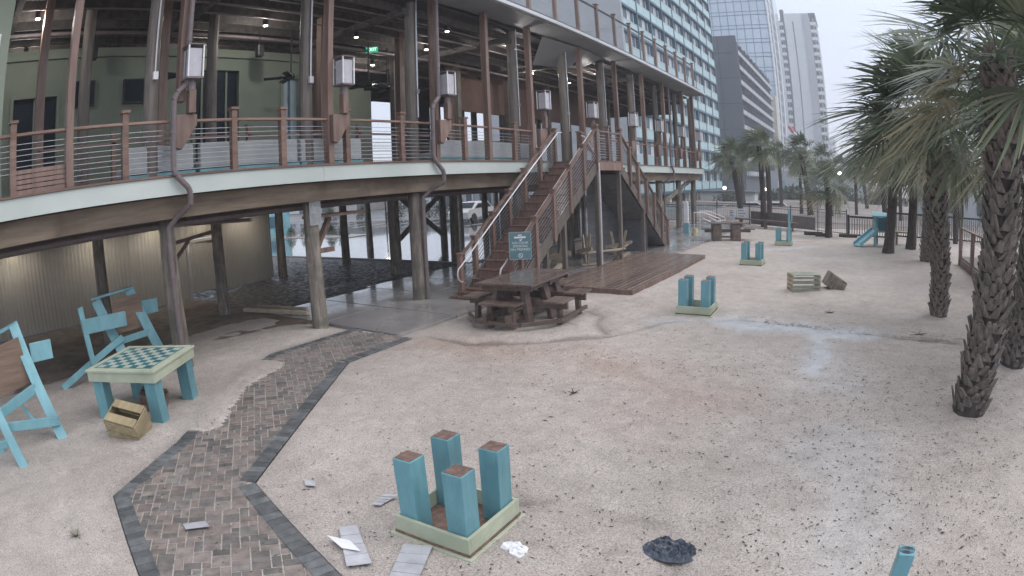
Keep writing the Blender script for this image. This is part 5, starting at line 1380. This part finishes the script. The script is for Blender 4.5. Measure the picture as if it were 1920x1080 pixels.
# beach walkway railing at right edge
t = thing('walkway_railing', 'brown beach walkway railing with white pipe rails behind the near palms', 'railing', (4.7, 16, 0))
for y in (13.5, 15.2, 17.2, 19.4, 21.6):
    q = MB(); q.box(4.63, 4.77, y - .07, y + .07, 0, 1.35); q.build('post', M['rust'], t)
q = MB(); q.beam((4.7, 13.5, .16), (4.7, 21.6, .16), .05, .2); q.beam((4.7, 13.5, 1.34), (4.7, 21.6, 1.34), .12, .05); q.build('board_rail', M['rust'], t)
q = MB()
for k in range(9): q.cyl((4.7, 13.5, .32 + k * .1), (4.7, 21.6, .32 + k * .1), .005, n=4, caps=False)
q.build('cable_infill', M['cable'], t)
q = MB(); q.tube([(4.6, 12.9, 1.5), (4.6, 16.5, 1.7), (4.9, 16.5, 1.7)], .025, 6); q.tube([(4.6, 12.8, 1.42), (4.6, 15.8, 1.40)], .025, 6); q.tube([(4.6, 15.9, 1.75), (4.6, 13.6, 1.45), (4.6, 14.6, 1.80)], .02, 6); q.build('pipe_handrail', M['pipew'], t)
t = thing('walkway_deck', 'raised plank walkway behind the brown railing at right', 'boardwalk', (5.5, 17, 0)); q = MB()
y = 13.2
while y < 22: q.box(4.78, 7.5, y, y + .135, .26, .30); y += .145
q.build('planks', M['post'], t)
q = MB(); q.box(4.8, 4.88, 13.2, 22, .02, .255); q.build('rim', M['rust'], t)
q = MB(); q.add([(3.75, 15.3, .02), (4.6, 14.9, .02), (4.6, 15.9, .55), (4.4, 15.9, .55)], [(0, 1, 2, 3)]); q.build('skirt_board', M['ptable'], t)

# ================================================================== CARS (far, small)
def car(loc, rot, label, s_=1.0, mat='car'):
    T_ = thing('parked_car', label, 'car', (0, 0, 0), 'pale cars parked beyond')
    prof = [(-2.1, .35), (-2.15, .75), (-1.9, .95), (-1.3, 1.02), (-.75, 1.42), (.75, 1.45), (1.35, 1.02), (2.0, .88), (2.15, .6), (2.1, .35)]
    q = MB(); n_ = len(prof)
    def ring(yy, k): return [(a, yy, .35 + (b - .35) * k) for a, b in prof]
    for yy, k in ((-.85, .94), (-.8, 1), (.8, 1), (.85, .94)): q.v += ring(yy, k)
    for r_ in range(3):
        for i in range(n_): q.face((r_ * n_ + i, r_ * n_ + (i + 1) % n_, (r_ + 1) * n_ + (i + 1) % n_, (r_ + 1) * n_ + i))
    q.face(tuple(range(n_))); q.face(tuple(range(3 * n_, 4 * n_))[::-1]); q.build('body', M[mat], T_)
    q = MB()
    for yy in (-.862, .862): q.add([(-1.15, yy, 1.0), (-.7, yy, 1.30), (.7, yy, 1.32), (1.15, yy, 1.0)], [(0, 1, 2, 3)])
    q.add([(-1.33, -.7, 1.05), (-.78, -.66, 1.40), (-.78, .66, 1.40), (-1.33, .7, 1.05)], [(0, 1, 2, 3)]); q.add([(1.38, -.7, 1.04), (.80, -.66, 1.42), (.80, .66, 1.42), (1.38, .7, 1.04)], [(0, 1, 2, 3)]); q.build('window', M['tvblk'], T_)
    for x in (-1.35, 1.35):
        for yy in (-.8, .8): q = MB(); q.cyl((x, yy - .1, .33), (x, yy + .1, .33), .33, n=14); q.build('wheel', M['blkpl'], T_)
    T_.location = loc; T_.rotation_euler = (0, 0, rot); T_.scale = (s_,) * 3
    return T_
CR = car((-10.9, 62, -1.1), R(10), 'white car parked behind the fence signs')
dup(CR, (-8.3, 64, -1.1), 'pale car right of the white one behind the fence', rotz=R(190)); dup(CR, (-26.5, 35.2, -.02), 'white car beyond the main stair rail at the lot edge', rotz=R(95))

# ================================================================== THE HOTEL
H = thing('aqua_hotel', 'long aqua panelled hotel slab with rows of windows', 'building', (-20.6, 72, 0))
HY0, HY1, HZ, FH, NF, NB = 52.0, 91.0, 1.1, 2.76, 14, 9
bw = (HY1 - HY0) / NB
q = MB(); q.box(-36, -21.1, HY0 + .2, HY1 - .1, HZ, HZ + FH * NF); q.build('wall', M['hframe'], H)
q = MB(); q.box(-36.2, -20.55, HY0 - .15, HY0 + .19, HZ, HZ + FH * NF + .5)
for k in range(0, NF, 2): q.box(-36.2, -20.5, HY0 - .19, HY0 - .151, HZ + FH * k, HZ + FH * k + .1)
for k in range(7): q.box(-24 - 2 * k, -23.94 - 2 * k, HY0 - .18, HY0 - .151, HZ, HZ + FH * NF)
q.build('end_wall', M['mutedw'], H)
q = MB()
for k in range(NF + 1): q.box(-21.09, -20.62, HY0 + .2, HY1, HZ + FH * k - .12, HZ + FH * k + .12)
for b in range(NB + 1): q.box(-21.09, -20.60, HY0 + .2 + b * (bw - .02) - .0, HY0 + .2 + b * (bw - .02) + .18, HZ + .121, HZ + FH * NF)
q.build('slab_edges', M['hframe'], H)
for k in range(NF):
    q = MB()
    for b in range(NB):
        y = HY0 + .2 + b * (bw - .02) + .2
        q.box(-20.72, -20.66, y, y + bw / 2 - .16, HZ + FH * k + .16, HZ + FH * k + 1.16); q.box(-20.72, -20.66, y + bw / 2 - .10, y + bw - .28, HZ + FH * k + .16, HZ + FH * k + 1.16)
    q.build('spandrel_panel', M['hpanel'], H)
q = MB()
for k in range(NF):
    z = HZ + FH * k + 1.20; q.box(-20.74, -20.64, HY0 + .25, HY1 - .2, z, z + .05)
q.build('panel_cap', M['white'], H)
wi = MB(); y = 0; z = 0; w_ = bw - .5
wi.mi = 0; wi.add([(-21.0, 0, 0), (-21.0, w_, 0), (-21.0, w_, 1.3), (-21.0, 0, 1.3)], [(0, 1, 2, 3)])
wi.mi = 1
for t0 in (0, .17, .5, .67, .96): wi.box(-20.99, -20.93, w_ * t0, w_ * t0 + .1, 0, 1.3)
wi.box(-20.985, -20.94, 0.1, w_, 0, .06)
wi.mi = 2
for t0 in (.045, .54): wi.box(-20.995, -20.975, w_ * t0 + .06, w_ * t0 + .06 + w_ * .20, .07, 1.28)
wi.mi = 3; wi.box(-20.998, -20.985, w_ * .32, w_ * .46, .07, 1.28); wi.box(-20.998, -20.985, w_ * .80, w_ * .92, .07, 1.28)
w0 = wi.build('window', [M['hglass'], M['white'], M['curtain'], M['hframe']], None)
w0.parent = H; first = True
cnt = 0
for k in range(11):
    for b in range(NB):
        o = w0 if first else w0.copy()
        if not first: COL.objects.link(o)
        first = False; o.parent = H
        o.location = Vector((0, HY0 + .2 + b * (bw - .02) + .24, HZ + FH * k + 1.27)) - Vector((H.location.x, H.location.y, 0)) ; cnt += 1
q = MB()
for k in range(11, NF):
    for b in range(NB):
        y = HY0 + .44 + b * (bw - .02); z = HZ + FH * k + 1.27; q.box(-21.0, -20.95, y, y + w_, z, z + 1.25)
o = q.build('upper_windows', M['hglass'], H); o['kind'] = 'stuff'
for y in (53, 57, 61, 65, 69, 73, 77, 81, 85, 90): q = MB(); q.box(-21.6, -21.1, y, y + .6, -2, HZ - .01); q.build('ground_column', M['white'], H)
q = MB(); q.box(-22.4, -22.0, 52, 90, -2.2, HZ - .01); q.build('ground_wall', M['rawwood'], H)
# ---- grey block
def block(name, label, x0, x1, y0, y1, z0, z1, mat, cat='building', group=None):
    T_ = thing(name, label, cat, ((x0 + x1) / 2, y0, z0), group); q = MB(); q.box(x0, x1, y0, y1, z0, z1); q.build('wall', M[mat], T_)
    return T_
G = thing('grey_block', 'dark grey hotel block with balconied side behind the aqua hotel', 'building', (-25, 110, -2))
q = MB(); q.box(-40, -20.9, 110.3, 160, -3, 30.0); q.box(-40, -20.2, 110, 110.29, -3, 30.6); q.build('wall', M['greyb'], G)
q = MB()
for k in range(6): q.box(-40, -20.2, 109.96, 109.995, 2 + 5 * k, 2.1 + 5 * k)
for k in range(4): q.box(-24 - 4 * k, -23.9 - 4 * k, 109.965, 109.996, -3, 30.5)
q.build('panel_joints', M['greyw'], G)
bl = MB(); bl.mi = 0; bl.box(0, .75, 0, 4.2, 0, .16); bl.box(0, .72, 0, .14, .16, 2.7); bl.mi = 1; bl.box(.68, .73, .15, 4.15, .2, 1.05); bl.mi = 2; bl.box(0, .05, .3, 2.6, .17, 2.3); bl.mi = 1; bl.box(0, .06, 2.8, 4.0, .9, 2.2)
b0 = bl.build('balcony', [M['greyb'], M['wtower2'], M['greyw']], None); b0.parent = G
for k in range(9):
    for b in range(11):
        o = b0 if (k, b) == (0, 0) else b0.copy()
        if (k, b) != (0, 0): COL.objects.link(o); o.parent = G
        o.location = Vector((-20.9, 111 + b * 4.35, 3.2 + k * 2.95)) - G.location
# ---- glass tower
T_ = thing('glass_tower', 'tall blue glass tower with dark grid lines', 'building', (-40, 180, -3))
q = MB(); q.box(-75, -21.6, 180, 215, -3, 92); q.build('glass_wall', M['gglass'], T_)
q = MB(); z = 8
while z < 92: q.box(-75, -21.5, 179.9, 179.995, z, z + .22); q.box(-75, -21.5, 179.9, 179.995, z + 1.25, z + 1.42); z += 4.7
x = -74
while x < -21.7: q.box(x, x + .18, 179.88, 179.993, -3, 92); x += 2.6
q.build('mullions', M['hframe'], T_)
q = MB(); q.box(-21.59, -21.3, 180, 182, -3, 92); q.box(-21.59, -21.35, 188, 190, -3, 92); q.box(-21.59, -21.3, 199, 202, -3, 92); q.build('side_pier', M['wtower'], T_)
q = MB(); z = 0
while z < 90: q.box(-21.59, -21.5, 183, 187, z, z + 2.2); q.box(-21.59, -21.5, 191, 198, z, z + 2.2); z += 3.6
q.build('side_windows', M['greyw'], T_)
block('tan_block', 'plain tan block low in front of the glass tower', -27, -21.0, 172, 178, -3, 27.5, 'cream')
# ---- white tower
T_ = thing('white_tower', 'pale high rise tower with balconies on its right edge', 'building', (-17, 240, -3))
q = MB(); q.box(-21.6, -13.6, 240, 262, -3, 72.6); q.build('wall', M['wtower'], T_)
q = MB(); q.box(-13.6, -10.6, 239.4, 262, -3, 72.4); q.build('grey_wall', M['wtower2'], T_)
q = MB(); q.box(-10.55, -7.9, 243, 262, -3, 70); q.box(-26, -21.65, 243, 262, -3, 70); q.box(-10.9, -7.6, 239.5, 262, 72.0, 72.6); q.build('recess', M['greyw'], T_)
q = MB(); q.box(-18.15, -17.75, 239.9, 239.99, 16, 69); q.box(-23.2, -21.6, 240.5, 262, -3, 74.5); q.build('window_strip', M['greyw'], T_)
q = MB()
for k in range(22):
    z = -2 + 3.3 * k
    if k % 2 == 0: q.box(-21.5, -13.7, 239.93, 239.99, z + 1, z + 1.06)
q.build('joint_lines', M['wtower2'], T_)
bl = MB(); bl.mi = 0; bl.box(0, 2.65, -1.8, 1.6, 0, .3); bl.box(0, .12, -1.8, 1.6, .3, 3.2); bl.box(1.5, 1.62, -1.6, 1.6, .3, 3.2); bl.box(.12, 2.6, -1.8, -1.72, .3, 1.3); bl.mi = 1; bl.box(1.7, 2.55, 1.3, 1.5, .3, 2.9)
b0 = bl.build('balcony', [M['wtower'], M['greyw']], None); b0.parent = T_
for k in range(22):
    for s_, x in ((0, -10.5), (1, -24.9)):
        o = b0 if (k, s_) == (0, 0) else b0.copy()
        if (k, s_) != (0, 0): COL.objects.link(o); o.parent = T_
        o.location = Vector((x, 241.6, -2 + 3.3 * k)) - T_.location
# ---- others
T_ = block('far_tower', 'faint pale tower just right of the white tower', -10.2, -6.2, 320, 335, -3, 25.3, 'wtower'); q = MB()
for k in range(8): q.box(-9.8, -8.6, 319.9, 319.99, 1 + 3 * k, 2.6 + 3 * k); q.box(-8.0, -6.8, 319.9, 319.99, 1 + 3 * k, 2.6 + 3 * k)
q.build('windows', M['wtower2'], T_)
block('faint_block', 'very faint far block at the end of the beach road', -3.5, 5.2, 430, 445, -3, 19.5, 'wtower')
block('faint_block', 'lowest faint block right of the other faint one', 5.4, 14, 440, 455, -3, 14, 'wtower')
T_ = thing('stepped_building', 'white stepped low building with curved red topped feature', 'building', (-13, 150, -3))
q = MB(); q.box(-16.4, -14.5, 150, 165, -3, 13.4); q.box(-14.45, -10.8, 149, 165, 3.8, 11.6); q.box(-16.6, -10.7, 148.6, 166, 8.6, 9.0); q.box(-14.45, -12.5, 150, 165, 11.65, 13.3); q.build('wall', M['white'], T_)
q = MB(); q.box(-16.4, -10.8, 148.5, 165, 3.0, 5.0); q.box(-16.4, -10.9, 150, 165, -3, 2.95); q.build('podium', M['wtower2'], T_)
q = MB(); q.box(-14.3, -11.0, 148.9, 148.99, 9.4, 11.0); q.build('window_band', M['greyw'], T_)
q = MB(); q.tube([(-15.2, 149, 16.2), (-14.6, 149, 15.6), (-14.0, 149, 14.6)], .45, 8); q.build('red_curve', M['red'], T_)
q = MB(); q.tube([(-14.0, 149, 14.5), (-13.4, 149, 13.9), (-12.8, 149, 13.7)], .4, 8); q.build('white_curve', M['signw'], T_)
T_ = block('low_white_wall', 'low white flat roofed building at the hotel corner', -19.8, -12.5, 74, 80, -3, .9, 'white'); q = MB(); q.box(-20, -12.3, 73.6, 80.2, .901, 1.15); q.build('roof', M['greyb'], T_)
T_ = block('storefront', 'grey storefront behind the palms and far hedges', -14, 4, 100, 108, -3, 4.2, 'wtower2'); q = MB()
for (x, w, z, h, m) in ((-12.6, .5, -.5, 3, 0), (-10.5, .5, .8, 1.0, 0), (-8.6, 1.0, 1.6, .5, 0), (-8.6, .5, .2, .5, 0), (-7, .35, .5, 1.2, 0), (-3.4, .4, -.2, 2.2, 0)): q.box(x, x + w, 99.9, 99.99, z, z + h)
q.build('lit_panels', M['signw'], T_); q = MB(); q.box(-11.9, -11.4, 99.85, 99.99, -1, 2.6); q.build('teal_panel', M['teallt'], T_)
# white roof canopy beyond palms
T_ = block('beach_house', 'pale low house roof seen behind the right hand palms', 7, 20, 48, 56, -1, 3.4, 'wtower2'); q = MB(); q.add([(6.5, 47.5, 3.41), (20.5, 47.5, 3.41), (18, 52, 4.8), (9, 52, 4.8)], [(0, 1, 2, 3)]); q.build('roof', M['cream'], T_)
q = MB(); q.box(8, 10, 47.9, 47.99, .8, 2.4); q.box(12, 15, 47.9, 47.99, .8, 2.4); q.build('window', M['greyw'], T_)
# street side buildings seen under the deck
lowb = [(-92, -76, 60, 3.0, 'white', 'white low house at far left under the deck'), (-74, -62, 58, 3.2, 'cream', 'cream low house behind the wet lot'), (-60, -49, 62, 3.0, 'white', 'white low shop behind the upright shrub'), (-47, -36, 60, 3.1, 'mutedw', 'grey low shop behind the cross braced piles'), (-34, -22, 63, 3.3, 'white', 'white low shop left of the main stair')]
for i, (x0, x1, y, h, mt, lab) in enumerate(lowb):
    T_ = block('low_shop', lab, x0, x1, y, y + 9, 0, h, mt, group='low buildings across the street')
    q = MB(); q.box(x0 - .5, x1 + .5, y - 1.2, y + 9, h + .001, h + .5); q.build('roof', M['greyb'], T_)
    rq = random.Random(i); x = x0 + .8
    while x < x1 - 2:
        w = rq.uniform(.9, 2.2); q = MB(); q.box(x, x + w, y - .06, y - .005, rq.choice((0, .9)), 2.3); q.build('window', M['greyw'], T_); x += w + rq.uniform(.6, 1.4)
    q = MB(); q.box(x0, x1, y - 1.1, y - .1, 2.7, 2.85); q.build('awning', M[('white', 'hframe', 'greyb')[i % 3]], T_)
for i, (x, y, h) in enumerate(((-57, 44, 5), (-51, 43, 5), (-42, 45, 5), (-36.5, 44, 5), (-32.4, 43, 5), (-29, 46, 5), (-26, 43, 5))):
    q = MB(); q.cyl((x, y, 0), (x, y, h), .09, .07, 8); tag(q.build('street_pole', M['iron' if i % 2 else 'metal']), ['pole at far left across the lot', 'second pole across the lot, left of the plate bracket pile', 'pole behind the upright shrub', 'dark pole between the braced piles', 'pole left of the round shrubs', 'dark pole right of the round shrubs', 'pole behind the stair foot'][i], 'pole', 'poles along the street')
T_ = thing('blue_kiosk', 'blue painted kiosk beyond the end of the tan wall', 'kiosk', (-40, 26, 0))
q = MB(); q.box(-42.5, -40, 25.5, 27.5, -.02, 1.6); q.box(-43.5, -40.5, 27.51, 28.5, -.02, 2.9); q.build('wall', M['teallt'], T_); q = MB(); q.box(-39.99, -39.95, 26, 26.8, .5, 1.4); q.build('panel', M['hframe'], T_)
# bollard lights: lit street lamps seen in the distance
for (x, y, z, lab) in ((-15.5, 69.5, 1.6, 'lit lamp at the hotel corner'), (-10.4, 69, 1.55, 'lit lamp among the clump of palms'), (-1.0, 69, 3.7, 'lit lamp above the short bushy palm'), (-33.5, 33, 2.9, 'lit lamp under the deck beam beyond the pile')):
    T_ = thing('lamp', lab, 'lamp', (x, y, -2 if y > 40 else 0), 'lit lamps in the distance'); q = MB(); q.cyl((x, y, -2 if y > 40 else 0), (x, y, z - .15), .06, n=6); q.build('pole', M['iron'], T_); q = MB(); q.ball((x, y, z), .22, .22, .2, 10, 6); q.build('bulb', M['lamp'], T_)

# ================================================================== THE AIR
q = MB(); q.box(-265, 225, -45, 765, -12, 110)
hz = q.build('haze', bpy.data.materials.new('haze'))
hm = hz.data.materials[0]; hm.use_nodes = True; hn = hm.node_tree; hn.nodes.clear()
pvn = hn.nodes.new('ShaderNodeVolumePrincipled'); pvn.inputs['Color'].default_value = (.90, .93, 1.0, 1); pvn.inputs['Density'].default_value = HAZE
ho = hn.nodes.new('ShaderNodeOutputMaterial'); hn.links.new(pvn.outputs[0], ho.inputs['Volume'])
hz['kind'] = 'stuff'; hz['label'] = 'pale sea haze filling the whole scene'
